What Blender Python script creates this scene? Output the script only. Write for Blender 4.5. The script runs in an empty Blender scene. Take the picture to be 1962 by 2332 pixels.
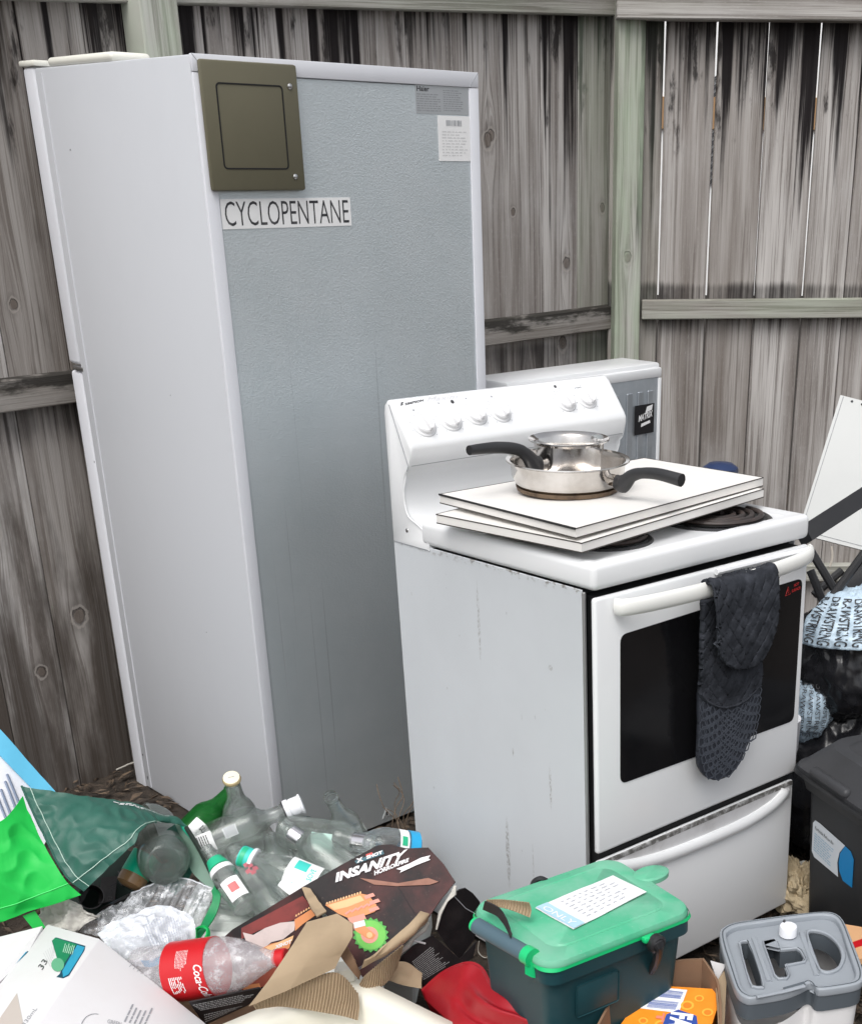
import bpy, bmesh, math, random
from mathutils import Vector, Matrix, noise
R=math.radians
random.seed(7)
SC=bpy.context.scene
COL=SC.collection
# ---------------------------------------------------------------- camera
HC=1.5056; PITCH=-.4427; ROLL=.0071; FPX=2950.8; CX=1336.9; CY=1800.15
cam_d=bpy.data.cameras.new('camera'); cam=bpy.data.objects.new('camera',cam_d); COL.objects.link(cam)
cam_d.sensor_fit='VERTICAL'; cam_d.sensor_height=36; cam_d.sensor_width=36; cam_d.lens=FPX/2332*36
cam_d.shift_x=-(CX-981)/2332; cam_d.shift_y=(CY-1166)/2332
cam_d.clip_start=.05; cam_d.clip_end=400
cam.matrix_world=Matrix.Translation((0,0,HC))@Matrix.Rotation(R(90)+PITCH,4,'X')@Matrix.Rotation(ROLL,4,'Z')
SC.camera=cam
# ---------------------------------------------------------------- world, sun, exposure (overcast)
SUN_EL=R(58); SUN_AZ=R(195)
w=bpy.data.worlds.new('World'); SC.world=w; w.use_nodes=True
nt=w.node_tree; nt.nodes.clear()
sky=nt.nodes.new('ShaderNodeTexSky'); sky.sky_type='NISHITA'; sky.sun_disc=False
sky.sun_elevation=SUN_EL; sky.sun_rotation=SUN_AZ; sky.dust_density=4; sky.air_density=1.0; sky.ozone_density=1
hs=nt.nodes.new('ShaderNodeHueSaturation'); hs.inputs['Saturation'].default_value=.22
bg=nt.nodes.new('ShaderNodeBackground'); bg.inputs['Strength'].default_value=.15
wo=nt.nodes.new('ShaderNodeOutputWorld')
nt.links.new(sky.outputs[0],hs.inputs['Color']); nt.links.new(hs.outputs[0],bg.inputs[0]); nt.links.new(bg.outputs[0],wo.inputs[0])
sd=bpy.data.lights.new('sun','SUN'); sd.energy=1.0; sd.angle=R(40); sd.color=(1,.98,.95)
sun=bpy.data.objects.new('sun',sd); COL.objects.link(sun)
sdir=Vector((math.sin(SUN_AZ)*math.cos(SUN_EL),math.cos(SUN_AZ)*math.cos(SUN_EL),math.sin(SUN_EL)))
sun.rotation_euler=sdir.to_track_quat('Z','Y').to_euler(); sun.location=(0,0,8)
SC.view_settings.view_transform='Standard'; SC.view_settings.look='None'; SC.view_settings.gamma=1
SC.view_settings.exposure=.44
SC.render.engine='CYCLES'
SC.cycles.max_bounces=14; SC.cycles.transmission_bounces=14; SC.cycles.transparent_max_bounces=16

# ---------------------------------------------------------------- geometry of the place: points found from sight lines
def ray(px,py):
    r=(px-CX)/FPX; u=(CY-py)/FPX
    cr,sr=math.cos(ROLL),math.sin(ROLL); r,u=cr*r-sr*u, sr*r+cr*u
    c,s=math.cos(PITCH),math.sin(PITCH)
    return Vector((r,c-s*u,s+c*u))
O=Vector((0,0,HC))
def onp(px,py,p,n):
    d=ray(px,py); return O+d*((Vector(p)-O).dot(n)/d.dot(n))
def U(px,py,z): return onp(px,py,Vector((0,0,z)),Vector((0,0,1)))
def c6(x,y): return (x/2.865,1600+y/2.865)
def c7(x,y): return (400+x/2.94,1700+y/2.94)
def c8(x,y): return (900+x/2.94,1800+y/2.94)
def cg(x,y): return (1400+x/3.139,1700+y/3.139)
def c5(x,y): return (1300+x/2.665,800+y/2.665)
def c4(x,y): return (850+x/2.714,780+y/2.714)
def cm(x,y): return (1350+x/2.882,1200+y/2.882)
def cb(x,y): return (400+x/5.88,1730+y/5.88)
K=1962/1764
def rot3(yaw,tx=0,ty=0): return Matrix.Rotation(yaw,3,'Z')@Matrix.Rotation(tx,3,'X')@Matrix.Rotation(ty,3,'Y')

# ---------------------------------------------------------------- material helpers
class E:
    def __init__(s,nt,v): s.nt=nt; s.v=v
    def _m(s,op,*a,clamp=False):
        n=s.nt.nodes.new('ShaderNodeMath'); n.operation=op; n.use_clamp=clamp
        for i,x in enumerate((s,)+a):
            x=x.v if isinstance(x,E) else x
            if isinstance(x,(int,float)): n.inputs[i].default_value=x
            else: s.nt.links.new(x,n.inputs[i])
        return E(s.nt,n.outputs[0])
    def __add__(s,o): return s._m('ADD',o)
    def __sub__(s,o): return s._m('SUBTRACT',o)
    def __mul__(s,o): return s._m('MULTIPLY',o)
    def __truediv__(s,o): return s._m('DIVIDE',o)
    __radd__=__add__; __rmul__=__mul__
    def neg(s): return s._m('MULTIPLY',-1.0)
    def sq(s): return s._m('MULTIPLY',s)
    def exp(s): return s._m('EXPONENT')
    def sqrt(s): return s._m('SQRT')
    def sin(s): return s._m('SINE')
    def abs(s): return s._m('ABSOLUTE')
    def tanh(s): return s._m('TANH')
    def mx(s,o): return s._m('MAXIMUM',o)
    def clamp(s): return s._m('ADD',0.0,clamp=True)
    def step(s,a,b):
        n=s.nt.nodes.new('ShaderNodeMapRange'); n.interpolation_type='SMOOTHSTEP'
        s.nt.links.new(s.v,n.inputs[0]); n.inputs[1].default_value=a; n.inputs[2].default_value=b
        return E(s.nt,n.outputs[0])
def coords(nt,kind='Object'):
    t=nt.nodes.new('ShaderNodeTexCoord'); sx=nt.nodes.new('ShaderNodeSeparateXYZ'); nt.links.new(t.outputs[kind],sx.inputs[0])
    return [E(nt,o) for o in sx.outputs]
def vec(nt,x,y,z):
    c=nt.nodes.new('ShaderNodeCombineXYZ')
    for i,a in enumerate((x,y,z)):
        if isinstance(a,E): nt.links.new(a.v,c.inputs[i])
        else: c.inputs[i].default_value=a
    return c.outputs[0]
def nz(nt,v,scale=1,detail=4,rough=.6,dist=0):
    n=nt.nodes.new('ShaderNodeTexNoise'); n.inputs['Scale'].default_value=scale; n.inputs['Detail'].default_value=detail
    n.inputs['Roughness'].default_value=rough; n.inputs['Distortion'].default_value=dist
    if v is not None: nt.links.new(v,n.inputs['Vector'])
    return E(nt,n.outputs['Fac'])
def mixc(nt,f,a,b):
    n=nt.nodes.new('ShaderNodeMix'); n.data_type='RGBA'
    for s,x in ((n.inputs[0],f),(n.inputs[6],a),(n.inputs[7],b)):
        if isinstance(x,E): nt.links.new(x.v,s)
        elif isinstance(x,(int,float)): s.default_value=x
        elif isinstance(x,tuple): s.default_value=(*x,1)
        else: nt.links.new(x,s)
    return n.outputs[2]
def base(name):
    m=bpy.data.materials.new(name); m.use_nodes=True; nt=m.node_tree
    return m,nt,nt.nodes['Principled BSDF']
def bump(nt,b,h,strength=.3,dist=.001):
    n=nt.nodes.new('ShaderNodeBump'); n.inputs['Strength'].default_value=strength; n.inputs['Distance'].default_value=dist
    nt.links.new(h.v if isinstance(h,E) else h,n.inputs['Height']); nt.links.new(n.outputs[0],b.inputs['Normal'])
def M(name,col,rough=.5,metal=0,dirt=.12,ds=6,dcol=None,bs=0,bscale=200,spec=.5,trans=0,ior=1.45,sss=0,alpha=1,coat=0):
    m,nt,b=base(name); x,y,z=coords(nt)
    v=vec(nt,x,y,z)
    n=nz(nt,v,ds,6,.65)
    d=dcol or tuple(c*.55 for c in col)
    f=n.step(.42,.75)*dirt
    c=mixc(nt,f,col,d); nt.links.new(c,b.inputs['Base Color'])
    r=n*.25+(rough-.12); nt.links.new(r.clamp().v,b.inputs['Roughness'])
    b.inputs['Metallic'].default_value=metal; b.inputs['Specular IOR Level'].default_value=spec
    b.inputs['Transmission Weight'].default_value=trans; b.inputs['IOR'].default_value=ior
    b.inputs['Alpha'].default_value=alpha; b.inputs['Coat Weight'].default_value=coat
    if bs: bump(nt,b,nz(nt,v,bscale,3,.6),bs,.001)
    return m
def glass(name,col=(1,1,1),rough=.02,ior=1.45):
    m,nt,b=base(name); b.inputs['Base Color'].default_value=(*col,1); b.inputs['Transmission Weight'].default_value=1
    b.inputs['Roughness'].default_value=rough; b.inputs['IOR'].default_value=ior
    x,y,z=coords(nt); bump(nt,b,nz(nt,vec(nt,x,y,z),30,2,.5),.15,.001)
    return m
def bottleglass(name,col,edge,a0=.07,a1=.8):
    m,nt,b=base(name); lw=nt.nodes.new('ShaderNodeLayerWeight'); lw.inputs['Blend'].default_value=.35
    f=E(nt,lw.outputs['Facing']); x,y,z=coords(nt); n=nz(nt,vec(nt,x,y,z),25,4,.6)
    k=f.step(.42,.92); nt.links.new(mixc(nt,k,col,edge),b.inputs['Base Color'])
    al=(k*a1+a0+n.step(.5,.75)*.08).clamp(); nt.links.new(al.v,b.inputs['Alpha'])
    b.inputs['Roughness'].default_value=.04; b.inputs['Specular IOR Level'].default_value=.9
    bump(nt,b,nz(nt,vec(nt,x,y,z),45,2,.5),.25,.0015)
    gb=nt.nodes.new('ShaderNodeBsdfGlass'); gb.inputs['IOR'].default_value=1.47; gb.inputs['Roughness'].default_value=.01
    gb.inputs['Color'].default_value=(*[min(1,.80+.28*c) if a0<.3 else c*1.6 for c in col],1)
    mx=nt.nodes.new('ShaderNodeMixShader'); mx.inputs[0].default_value=.58
    nt.links.new(b.outputs[0],mx.inputs[1]); nt.links.new(gb.outputs[0],mx.inputs[2]); nt.links.new(mx.outputs[0],nt.nodes['Material Output'].inputs[0])
    return m
def film(name,col=(.9,.92,.95),a=.35,rough=.12):
    m,nt,b=base(name); x,y,z=coords(nt); v=vec(nt,x,y,z)
    n=nz(nt,v,45,5,.7); b.inputs['Base Color'].default_value=(*col,1)
    al=(n.step(.45,.75)*.5+a).clamp(); nt.links.new(al.v,b.inputs['Alpha'])
    b.inputs['Roughness'].default_value=rough; b.inputs['Specular IOR Level'].default_value=.8
    bump(nt,b,nz(nt,v,60,3,.6),.5,.003)
    return m
def att(nt,name):
    a=nt.nodes.new('ShaderNodeAttribute'); a.attribute_type='OBJECT'; a.attribute_name=name
    s=nt.nodes.new('ShaderNodeSeparateXYZ'); nt.links.new(a.outputs['Vector'],s.inputs[0])
    return [E(nt,o) for o in s.outputs]
def wood_mat(name,horizontal=False):
    m,nt,b=base(name); x,y,z=coords(nt)
    if horizontal: x,z=z,x
    oi=nt.nodes.new('ShaderNodeObjectInfo'); rnd=E(nt,oi.outputs['Random'])
    st=att(nt,'stain_shade'); tint=att(nt,'tint')
    g=x; knot=None; ring=None; light=None; patchk=nz(nt,vec(nt,x*60,y,z*45),1,3,.6)
    for kn in ('knot_a','knot_b','knot_c'):
        kx,kz,kr=att(nt,kn)
        q=x-kx; dz=(z-kz)
        infl=(dz.sq()*-70).exp()*(q.sq()*-700).exp()
        g=g-(q*80).tanh()*kr*1.25*infl
        d=(q.sq()+dz.sq()*.6).sqrt()/kr.mx(.0005)*(patchk*.5+.75)
        k=d.step(1.05,.75); knot=k if knot is None else knot.mx(k)
        ed=(d-1+(patchk-.5)*.5).abs().step(.30,.04)*((dz/kr.mx(.0005)).step(-1.0,.7)*.75+.2); halo=(d+(patchk-.5)*1.2).step(2.8,.9)*.3
        rr=(d*16).sin()*.25+.5
        rg=(ed*.9).mx(halo); lt=(d-1.35+(patchk-.5)*.6).abs().step(.35,.08)
        light=lt if light is None else light.mx(lt)
        ring=rg if ring is None else ring.mx(rg)
    off=rnd*37
    low=nz(nt,vec(nt,g*3+off,y,z*.35+off),1,3,.5)
    g2=g+(low-.5)*.02
    fine=nz(nt,vec(nt,g2*230+off,y*3,z*3+off),1,3,.6)
    fine2=nz(nt,vec(nt,g2*70+off,y*3,z*1.1+off*2),1,4,.65)
    broad=nz(nt,vec(nt,g2*16+off*3,y,z*.9+off),1,4,.6)
    patch=nz(nt,vec(nt,x*5+off*2,y,z*2.5+off),1,5,.6)
    c=mixc(nt,broad.step(.3,.7),(.222,.200,.185),(.51,.488,.47))
    c=mixc(nt,fine2.step(.50,.60)*.65,c,(.12,.102,.092))
    c=mixc(nt,fine.step(.5,.7)*.55,c,(.15,.13,.115))
    specks=nz(nt,vec(nt,x*420,y,z*60),1,2,.6); c=mixc(nt,specks.step(.55,.75)*.35,c,(.52,.50,.48))
    c=mixc(nt,(rnd*7.31).sin().step(.1,1.0)*.38,c,(.15,.125,.105))
    c=mixc(nt,patch.step(.5,.8)*.4,c,(.52,.51,.505))
    # long black mould runs from the top, strength per plank
    runs=nz(nt,vec(nt,x*26+off*5,y,z*.55+off),1,3,.5)
    top=(z-st[0]).step(-.95,.12)*st[1]
    mold=(runs+(fine2-.5)*.35+(fine-.5)*.15+top*.30-.33+(patch-.5)*.22).step(.39,.53)*top.step(.02,.3)
    blot=(nz(nt,vec(nt,x*18+off,y,z*5+off),1,5,.65)+top*.2-.2).step(.5,.62)*top.step(.3,.8)
    mold=mold.mx(blot*.9)
    wob=nz(nt,vec(nt,x*.0+off,y,z*3.2+off),1,3,.55)-.5
    for sk in ('streak_a','streak_b','streak_c'):
        sx_,sw_,sz_=att(nt,sk)
        dd_=(x-sx_+wob*.035).abs()/sw_.mx(.001)
        tail=(z-sz_+(runs-.5)*.5+(fine2-.5)*.25)
        m_=(dd_+(fine2-.5)*1.5+(fine-.5)*.5).step(1.25,.62)*tail.step(-.06,.16)
        mold=mold.mx(m_)
    bz=att(nt,'band')[0]; gband=((z-st[0]+.07).step(-.13,.03)).mx((z-bz).step(-.24,-.04)*(z-bz).step(.06,.0))*.95
    gr_=(patch*.6+fine2*.55+gband*.45+(low-.5)*.5-.44).step(.36,.66)*gband.step(.05,.6)*tint[2]
    mold=mold.mx(gr_)
    if horizontal:
        hm=(nz(nt,vec(nt,x*22,y*8,z*7+off),1,5,.65)+x.step(-.06,.0)*.30+(fine2-.5)*.3).step(.58,.78)*tint[1]*2.8
        mold=mold.mx(hm)
    c=mixc(nt,mold.clamp()*.97,c,(.011,.009,.010))
    low_shade=(nz(nt,vec(nt,x*14+off,y,z*3),1,4,.6)+ (z.step(1.0,0)*.35)).step(.5,.85)*st[2]  # shade painted into the low boards as patchy brown, darker towards the ground
    c=mixc(nt,low_shade,c,(.045,.035,.028))
    c=mixc(nt,light*.5,c,(.50,.46,.42))
    c=mixc(nt,knot*.7,c,mixc(nt,(rr+(patchk-.5)).clamp(),(.24,.20,.17),(.075,.055,.045)))
    c=mixc(nt,ring.clamp()*.85,c,(.03,.023,.02))
    # green algae / fresh treated tint
    gr=nz(nt,vec(nt,x*9+off,y,z*2),1,4,.6).step(.2,.7)*tint[0]
    c=mixc(nt,gr.clamp(),c,mixc(nt,fine2.step(.4,.7),(.40,.46,.36),(.20,.25,.17)))
    c=mixc(nt,tint[1]*.6,c,(.05,.042,.036))
    nt.links.new(c,b.inputs['Base Color']); b.inputs['Roughness'].default_value=.9; b.inputs['Specular IOR Level'].default_value=.1
    h=fine*-.6+fine2*-.8+knot*.5-ring*1.2
    bump(nt,b,h,.55,.003)
    return m
def shade(o,s=True):
    for p in o.data.polygons: p.use_smooth=s

# ---------------------------------------------------------------- object helpers
def mesh(name,verts,faces,mat,smooth=False,auto=None):
    me=bpy.data.meshes.new(name); me.from_pydata([tuple(v) for v in verts],[],faces); me.update()
    if mat: me.materials.append(mat)
    if smooth:
        for p in me.polygons: p.use_smooth=True
    if auto is not None: me.set_sharp_from_angle(angle=R(auto))
    return me
def link(name,me,parent=None,**props):
    o=bpy.data.objects.new(name,me); COL.objects.link(o)
    if parent: o.parent=parent
    for k,v in props.items(): o[k]=v
    return o
class Thing:
    def __init__(s,name,label,cat,loc,rot=None,group=None):
        s.e=bpy.data.objects.new(name,None); COL.objects.link(s.e); s.e.empty_display_size=.05
        s.m=Matrix.Translation(Vector(loc))@((rot or Matrix.Identity(3)).to_4x4())
        s.e.matrix_world=s.m; s.inv=s.m.inverted()
        s.e['label']=label; s.e['category']=cat
        if group: s.e['group']=group
    def part(s,name,vf,mat,parent=None,world=False,smooth=True,auto=35,label=None,kind=None):
        v,f=vf
        if world: v=[s.inv@Vector(p) for p in v]
        me=mesh(name,v,f,mat,smooth,auto if smooth else None)
        o=link(name,me,parent or s.e)
        if label: o['label']=label
        if kind: o['kind']=kind
        return o
def bm_vf(bm):
    bm.normal_update()
    v=[tuple(x.co) for x in bm.verts]; bm.verts.index_update(); f=[[q.index for q in p.verts] for p in bm.faces]
    bm.free(); return v,f
def rbox(x0,x1,y0,y1,z0,z1,r=.003,seg=2,edges=None):
    bm=bmesh.new(); bmesh.ops.create_cube(bm,size=1)
    for v in bm.verts: v.co=Vector(((x0+x1)/2+v.co.x*(x1-x0),(y0+y1)/2+v.co.y*(y1-y0),(z0+z1)/2+v.co.z*(z1-z0)))
    if r>0: bmesh.ops.bevel(bm,geom=bm.edges[:],offset=r,segments=seg,profile=.5,affect='EDGES')
    return bm_vf(bm)
def join(*l):
    V=[];F=[]
    for v,f in l:
        n=len(V); V+=list(v); F+=[[i+n for i in p] for p in f]
    return V,F
def xf(vf,mat):
    return [mat@Vector(v) for v in vf[0]],vf[1]
def lathe(prof,n=32,a0=0,a1=2*math.pi):
    full=abs(a1-a0-2*math.pi)<1e-6; m=n if full else n+1
    V=[];F=[]
    for r,z in prof:
        for i in range(m):
            a=a0+(a1-a0)*i/n; V.append((r*math.cos(a),r*math.sin(a),z))
    for j in range(len(prof)-1):
        for i in range(n):
            i2=(i+1)%m if full else i+1
            F.append([j*m+i,j*m+i2,(j+1)*m+i2,(j+1)*m+i])
    if full:
        if prof[0][0]>1e-5: F.append([i for i in range(m)][::-1])
        if prof[-1][0]>1e-5: F.append([(len(prof)-1)*m+i for i in range(m)])
    return V,F
def tube(path,r,n=8,ry=None,up=None,closed=False,caps=True):
    P=[Vector(p) for p in path]; V=[];F=[]; N=len(P); prev=None
    for j,p in enumerate(P):
        if closed: t=P[(j+1)%N]-P[j-1]
        else: t=P[min(j+1,N-1)]-P[max(j-1,0)]
        t.normalize()
        u=Vector(up) if up else (prev if prev else (Vector((0,0,1)) if abs(t.z)<.9 else Vector((1,0,0))))
        s=t.cross(u).normalized(); u=s.cross(t).normalized(); prev=u
        rr=r[j] if isinstance(r,(list,tuple)) else r
        rv=(ry[j] if isinstance(ry,(list,tuple)) else ry) if ry else rr
        for i in range(n):
            a=2*math.pi*i/n; V.append(p+s*math.cos(a)*rr+u*math.sin(a)*rv)
    for j in range(N if closed else N-1):
        for i in range(n):
            a,b=j*n+i,j*n+(i+1)%n; c=((j+1)%N)*n+(i+1)%n; d=((j+1)%N)*n+i
            F.append([a,b,c,d])
    if not closed and caps: F.append(list(range(n))[::-1]); F.append([(N-1)*n+i for i in range(n)])
    return V,F
def smoothpath(P,k=6):
    P=[Vector(p) for p in P]; out=[]
    for i in range(len(P)-1):
        a=P[max(i-1,0)];b=P[i];c=P[i+1];d=P[min(i+2,len(P)-1)]
        for j in range(k):
            t=j/k; out.append(.5*((2*b)+(c-a)*t+(2*a-5*b+4*c-d)*t*t+(3*b-a-3*c+d)*t**3))
    out.append(P[-1]); return out
def resample(P,n,smooth=True):
    P=[Vector(p) for p in P]
    if smooth and len(P)>2: P=smoothpath(P,8)
    L=[0]
    for a,b in zip(P,P[1:]): L.append(L[-1]+(b-a).length)
    out=[];j=0
    for i in range(n+1):
        t=L[-1]*i/n
        while j<len(P)-2 and L[j+1]<t: j+=1
        d=L[j+1]-L[j]; out.append(P[j].lerp(P[j+1],(t-L[j])/d if d>0 else 0))
    return out
def coons(bottom,top,left,right,nu=24,nv=24,wr=0,ws=12,bulge=None,seed=0,fine=0,smooth=True):
    """bottom/top run left->right, left/right run bottom->top; returns grid of points"""
    b=resample(bottom,nu,smooth);t=resample(top,nu,smooth);l=resample(left,nv,smooth);r=resample(right,nv,smooth)
    G=[]
    for j in range(nv+1):
        v=j/nv; row=[]
        for i in range(nu+1):
            u=i/nu
            p=b[i]*(1-v)+t[i]*v+l[j]*(1-u)+r[j]*u-(b[0]*(1-u)*(1-v)+b[-1]*u*(1-v)+t[0]*(1-u)*v+t[-1]*u*v)
            row.append(p)
        G.append(row)
    G2=[]
    for j in range(nv+1):
        row=[]
        for i in range(nu+1):
            du=G[j][min(i+1,nu)]-G[j][max(i-1,0)]; dv=G[min(j+1,nv)][i]-G[max(j-1,0)][i]
            n=du.cross(dv); n=n.normalized() if n.length>0 else Vector((0,0,1))
            p=G[j][i]; u,v=i/nu,j/nv
            k=0
            if wr: k+=wr*(noise.noise(p*ws+Vector((seed,0,0)))+.5*abs(noise.noise(p*ws*2.3+Vector((0,seed,0)))))
            if fine: k+=fine*(1-abs(noise.noise(p*ws*3.1+Vector((0,0,seed))))*2)
            if bulge: k+=bulge*math.sin(math.pi*u)*math.sin(math.pi*v)
            row.append(p+n*k)
        G2.append(row)
    return G2
def grid_vf(G,th=.0006):
    nv=len(G);nu=len(G[0]);V=[];F=[]
    N=[]
    for j in range(nv):
        for i in range(nu):
            du=G[j][min(i+1,nu-1)]-G[j][max(i-1,0)]; dv=G[min(j+1,nv-1)][i]-G[max(j-1,0)][i]
            n=du.cross(dv); N.append(n.normalized() if n.length>1e-9 else Vector((0,0,1))); V.append(G[j][i])
    for j in range(nv-1):
        for i in range(nu-1):
            a=j*nu+i; F.append([a,a+1,a+nu+1,a+nu])
    if th:
        n0=len(V); V+= [V[i]-N[i]*th for i in range(n0)]
        F+= [[q+n0 for q in f][::-1] for f in F[:]]
        bd=[i for i in range(nu)]+[j*nu+nu-1 for j in range(1,nv)]+[(nv-1)*nu+i for i in range(nu-2,-1,-1)]+[j*nu for j in range(nv-2,0,-1)]
        for a,b in zip(bd,bd[1:]+bd[:1]): F.append([b,a,a+n0,b+n0])
    return V,F
def sheet(bottom,top,left,right,th=.0006,**k): return grid_vf(coons(bottom,top,left,right,**k),th)
def grid_at(G,u,v,off=0):
    nv=len(G)-1;nu=len(G[0])-1
    x=min(max(u,0),1)*nu;y=min(max(v,0),1)*nv;i=min(int(x),nu-1);j=min(int(y),nv-1);fx=x-i;fy=y-j
    p=(G[j][i]*(1-fx)+G[j][i+1]*fx)*(1-fy)+(G[j+1][i]*(1-fx)+G[j+1][i+1]*fx)*fy
    n=(G[j][i+1]-G[j][i]).cross(G[j+1][i]-G[j][i]).normalized()
    return p+n*off
def prism(pts,nrm,th):
    """flat polygon (3D pts) given thickness behind it"""
    P=[Vector(p) for p in pts]; n=len(P); nrm=Vector(nrm).normalized()
    return P+[p-nrm*th for p in P],[list(range(n)),[i+n for i in range(n)][::-1]]+[[i,i+n,(i+1)%n+n,(i+1)%n] for i in range(n)]
def newell(P):
    n=Vector((0,0,0))
    for a,b in zip(P,P[1:]+P[:1]): n+=Vector(a).cross(Vector(b))
    return n.normalized()
def ext2d(loops,h,bev=0,res=2):
    """2D outline with holes -> solid, via a filled curve"""
    cu=bpy.data.curves.new('t','CURVE'); cu.dimensions='2D'; cu.fill_mode='BOTH'; cu.extrude=h/2-bev; cu.bevel_depth=bev; cu.bevel_resolution=res; cu.offset=-bev
    for L in loops:
        s=cu.splines.new('POLY'); s.points.add(len(L)-1); s.use_cyclic_u=True
        for i,(x,y) in enumerate(L): s.points[i].co=(x,y,0,1)
    o=bpy.data.objects.new('t',cu); COL.objects.link(o); dg=bpy.context.evaluated_depsgraph_get(); dg.update()
    me=bpy.data.meshes.new_from_object(o.evaluated_get(dg)); v=[tuple(x.co) for x in me.vertices]; f=[list(p.vertices) for p in me.polygons]
    bpy.data.objects.remove(o); bpy.data.meshes.remove(me); bpy.data.curves.remove(cu)
    bm=bmesh.new(); me=bpy.data.meshes.new('t'); me.from_pydata(v,[],f); bm.from_mesh(me); bmesh.ops.remove_doubles(bm,verts=bm.verts,dist=1e-5); bpy.data.meshes.remove(me)
    return bm_vf(bm)
def rrect(x0,x1,y0,y1,r,n=6):
    P=[]
    for cx,cy,a in ((x1-r,y1-r,0),(x0+r,y1-r,90),(x0+r,y0+r,180),(x1-r,y0+r,270)):
        for i in range(n+1):
            t=R(a+90*i/n); P.append((cx+r*math.cos(t),cy+r*math.sin(t)))
    return P
_tc={}
def text2d(s,bold=0,spacing=1,shear=0):
    key=(s,bold,spacing,shear)
    if key in _tc: return _tc[key]
    cu=bpy.data.curves.new('t','FONT'); cu.body=s; cu.size=1; cu.offset=bold; cu.resolution_u=3; cu.space_character=spacing; cu.shear=shear
    o=bpy.data.objects.new('t',cu); COL.objects.link(o); dg=bpy.context.evaluated_depsgraph_get(); dg.update()
    me=bpy.data.meshes.new_from_object(o.evaluated_get(dg)); v=[tuple(x.co) for x in me.vertices]; f=[list(p.vertices) for p in me.polygons]
    bpy.data.objects.remove(o); bpy.data.meshes.remove(me)
    xs=[a[0] for a in v]; ys=[a[1] for a in v]; x0,x1,y0,y1=min(xs),max(xs),min(ys),max(ys)
    v=[((a[0]-x0)/(x1-x0),(a[1]-y0)/(y1-y0)) for a in v]
    _tc[key]=(v,f); return _tc[key]
def text_map(s,fn,**k):
    v,f=text2d(s,**k); return [fn(a,b) for a,b in v],f
def text_q(s,o,r,t,**k):
    o,r,t=Vector(o),Vector(r),Vector(t)
    return text_map(s,lambda u,v:o+(r-o)*u+(t-o)*v,**k)
def scribble(fn,rows,seed=1,h=.5,wmin=.02,wmax=.09,gap=.02,fill=.95):
    """rows of small word-like bars for print too small to read"""
    rr=random.Random(seed);V=[];F=[]
    for j in range(rows):
        v0=(j+.25)/rows; v1=v0+h/rows; u=0; end=rr.uniform(fill-.25,fill)
        while u<end:
            w_=rr.uniform(wmin,wmax); n=len(V)
            V+=[fn(u,v0),fn(min(u+w_,1),v0),fn(min(u+w_,1),v1),fn(u,v1)]; F.append([n,n+1,n+2,n+3]); u+=w_+gap
    return V,F
def quad(o,r,t,off=0):
    o,r,t=Vector(o),Vector(r),Vector(t); return lambda u,v:o+(r-o)*u+(t-o)*v

# ---------------------------------------------------------------- materials
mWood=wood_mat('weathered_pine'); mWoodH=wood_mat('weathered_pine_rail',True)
mWhite=M('white_enamel',(.755,.765,.775),.32,dirt=.10,ds=3,coat=.2)
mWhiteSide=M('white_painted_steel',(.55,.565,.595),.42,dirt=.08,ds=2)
mTrim=M('white_plastic_trim',(.66,.67,.71),.4,dirt=.08)
mCream=M('cream_plastic',(.74,.73,.66),.38,dirt=.15,ds=5)
mBlack=M('black_plastic',(.02,.02,.022),.4,dirt=.3,dcol=(.06,.06,.06),bs=.1)
mDark=M('dark_void',(.008,.008,.009),.7)
mPrint=M('black_print',(.03,.03,.035),.6,dirt=.3,dcol=(.3,.3,.3),ds=60)
mGrey=M('grey_print',(.30,.31,.33),.6)
mPaper=M('white_paper',(.80,.80,.80),.7,dirt=.12,ds=25)
mChrome=M('stainless_steel',(.62,.58,.54),.2,metal=1,dirt=.2,ds=12)

def galv():
    m,nt,b=base('galvanised_sheet'); x,y,z=coords(nt); v=vec(nt,x,y,z)
    n=nz(nt,v,9,5,.6); streak=nz(nt,vec(nt,x*45,y,z*1.1),1,3,.6); run=nz(nt,vec(nt,x*120,y,z*.8),1,2,.5)
    c=mixc(nt,n.step(.2,.8),(.62,.68,.705),(.67,.72,.745))
    c=mixc(nt,streak.step(.62,.75)*.18,c,(.78,.80,.82)); c=mixc(nt,run.step(.66,.72)*.3,c,(.25,.28,.30)); c=mixc(nt,nz(nt,v,60,5,.7).step(.6,.75)*.15,c,(.8,.82,.82))
    nt.links.new(c,b.inputs['Base Color']); b.inputs['Metallic'].default_value=.6
    rr=nz(nt,v,4,3,.5)*.2+.28; nt.links.new(rr.v,b.inputs['Roughness'])
    em=nz(nt,v,210,2,.5,1.2); bump(nt,b,em.step(.42,.62),.32,.0007)
    return m
mGalv=galv()
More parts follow.
